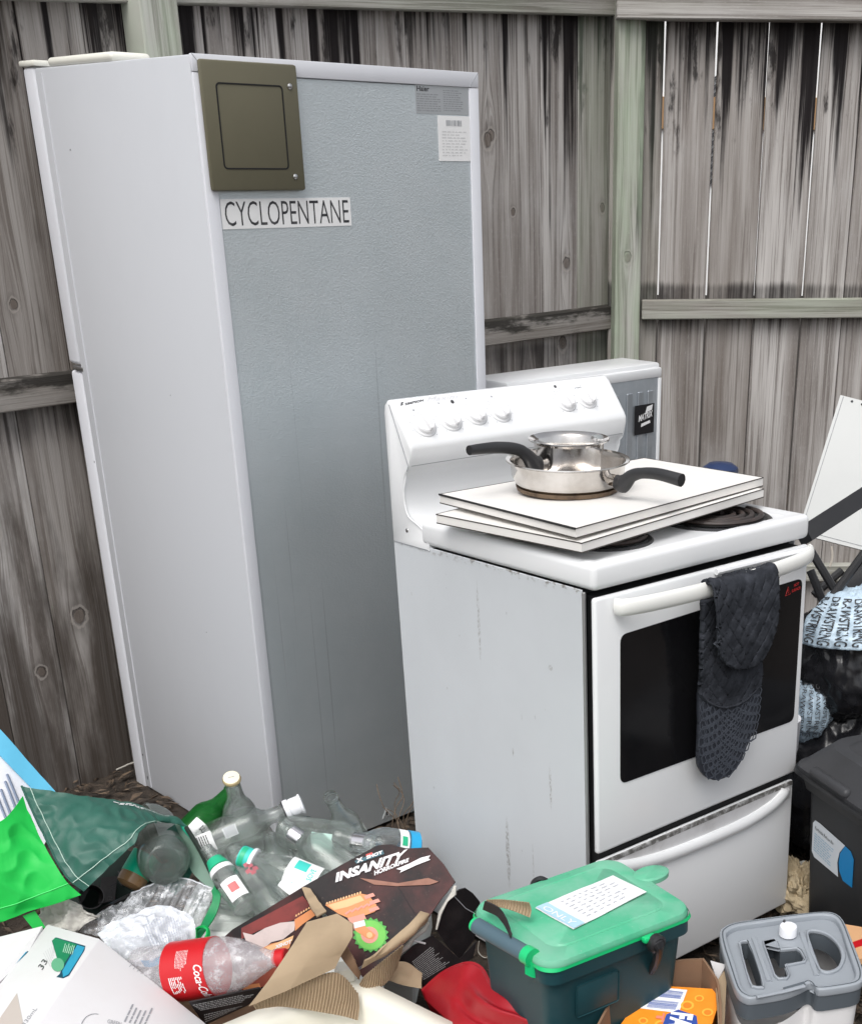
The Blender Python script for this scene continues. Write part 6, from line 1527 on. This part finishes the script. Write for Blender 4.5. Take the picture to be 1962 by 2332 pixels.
c3=Vector((c1.x+.03,c1.y+.05,.20)); r3=TW('rubbish_bag','big black rubbish bag at the bottom of the stack, mostly behind the bin','rubbish bag',(c3.x,c3.y,0),'rubbish bags piled beside the stove')
r3.part('bag_body',bagmesh(c3,.20,.18,.215,12),mBagK,world=True,auto=None)
c4_=odp(1835,1450,3.1); r4_=TW('rubbish_bag','dark rubbish bag in shadow between the oven door and the printed bag','rubbish bag',(c4_.x,c4_.y,0),'rubbish bags piled beside the stove')
r4_.part('bag_body',bagmesh(Vector((c4_.x,c4_.y+.02,.26)),.10,.10,.25,15),mBagK,world=True,auto=None)

# ---- leaning white panel, black strap bar, folded frame, blue cap
pA=odp(*c5(1632,265),3.35); nP=Vector((-.12,-.93,.34)).normalized(); fPn=planefn(pA,nP)
pn=TW('cupboard_panel','white cupboard side panel with drilled holes leaning against the right fence','panel',(pA.x,pA.y,0))
P=[fPn(*c5(*p)) for p in ((1632,265),(1372,1105),(2300,1345),(2620,520))]
pn.part('panel',prism(P,nP,.016),M('grey_white_laminate',(.56,.57,.56),.45,dirt=.12,ds=3),world=True,smooth=False)
for x,y in ((1702,304),(1763,322),(1830,340)): pn.part('drill_hole',decal(fPn,[(x+8*math.cos(R(k*45)),y+8*math.sin(R(k*45))) for k in range(8)],.0008,c5),mPrint,world=True,smooth=False)
pn.part('edge_seam',tube([fPn(*c5(1650,275),.0005),fPn(*c5(1395,1085),.0005),fPn(*c5(2250,1310),.0005)],.0008,4),mGrey,world=True)
q1=odp(*c5(1405,1118),2.72);q2=odp(*c5(1960,760),2.85)
br=TW('folded_chair','folded black chair frame wedged between the stove and the white panel','chair',(q1.x,q1.y+.05,0))
br.part('frame_bar',tube([q1,q2],.026,4,ry=.028,up=(0,-.3,1)),mBlack,world=True,smooth=False)
for a,b_,D in (((1455,1215),(1640,1520),2.95),((1780,1220),(1590,1480),2.85),((1470,1480),(1640,1330),3.05),((1450,1330),(1600,1700),3.0)):
    br.part('frame_tube',tube([odp(*c5(*a),D),odp(*c5(*b_),D)],.010,8),mBlack,world=True)
br.part('seat_fabric',sheet([odp(*c5(1600,1500),2.95),odp(*c5(1950,1500),2.9)],[odp(*c5(1760,1240),3.0),odp(*c5(1990,1180),3.0)],[odp(*c5(1600,1500),2.95),odp(*c5(1760,1240),3.0)],[odp(*c5(1950,1500),2.9),odp(*c5(1990,1180),3.0)],nu=10,nv=10,wr=.01,th=.002),mBlack,world=True)
w0=odp(*c5(1578,1185),3.05);w1_=odp(*c5(1568,1310),3.05)
tw=TW('twine','short pale twine hanging below the white panel','twine',w1_); tw.part('strand',tube(smoothpath([w0,(w0+w1_)/2+Vector((.004,0,0)),w1_]),.0025,6),M('pale_twine',(.42,.38,.33),.8),world=True)
bc_=odp(*c5(905,700),3.25)
bk=TW('blue_canister','slim dark blue canister whose rounded top just shows above the white boards','canister',(bc_.x,bc_.y,0))
bk.part('canister_body',xf(lathe([(.035,0),(.038,.3),(.044,bc_.z-.05),(.047,bc_.z-.02),(.044,bc_.z-.002),(.03,bc_.z+.008),(0,bc_.z+.011)],36),Matrix.Translation((bc_.x,bc_.y,0))),M('navy_plastic',(.015,.03,.09),.35,dirt=.3,dcol=(.04,.07,.14)),world=True)
# white chair leg and crumpled paper by the bin
p1=U(*cg(1268,60),.26);
ck=TW('white_pipe','bent white plastic pipe between the stove drawer and the black bin','pipe',U(*cg(1385,500),0))
ck.part('pipe',tube(smoothpath([U(*cg(1290,-200),.42),U(*cg(1268,50),.30),U(*cg(1290,250),.22),U(*cg(1345,400),.14),U(*cg(1400,520),.07),U(*cg(1440,600),.02)],6),.012,12),mCapW,world=True)
pp=TW('paper','crumpled brown packing paper on the ground beside the stove foot','paper',U(*cg(1300,1050),0))
pp.part('sheet',bagmesh(U(*cg(1300,1030),.05),.045,.05,.055,5,.5,48,30),M('kraft_paper',(.42,.34,.22),.8,dirt=.4,ds=15),world=True,smooth=False)
pp=TW('paper','scrap of white paper behind the crumpled brown paper','paper',U(*cg(1360,880),0))
pp.part('sheet',bagmesh(U(*cg(1362,885),.05),.022,.02,.018,9,.4,30,18),mLitter,world=True,smooth=False)
# straw bits and weeds
for a,b_,z,nm in (((265,1753),(292,1741),.03,'pale straw piece lying behind the woven bag at the fence foot'),((288,1742),(312,1734),.03,'second pale straw piece touching the fridge door foot')):
    s_=TW('straw',nm,'straw',U(*a,z)); s_.part('stalk',tube([U(*a,z),U(*b_,z+.004)],.0022,6),M('bleached_straw',(.42,.40,.36),.7),world=True)
wd=TW('dry_weed','dry tangled weed stems in the gap between fridge and stove','weed',U(925,1880,.0))
rr=random.Random(4)
for k in range(7):
    x=915+rr.uniform(-15,32);y=1900+rr.uniform(-20,40); P=[U(x,y,.0)]
    for q in range(4): P.append(P[-1]+Vector((rr.uniform(-.03,.03),rr.uniform(-.015,.02),rr.uniform(.02,.05))))
    wd.part('stem',tube(smoothpath(P,3),.0011,4),M('dry_stem',(.19,.14,.10),.8) if k==0 else bpy.data.materials['dry_stem'],world=True)
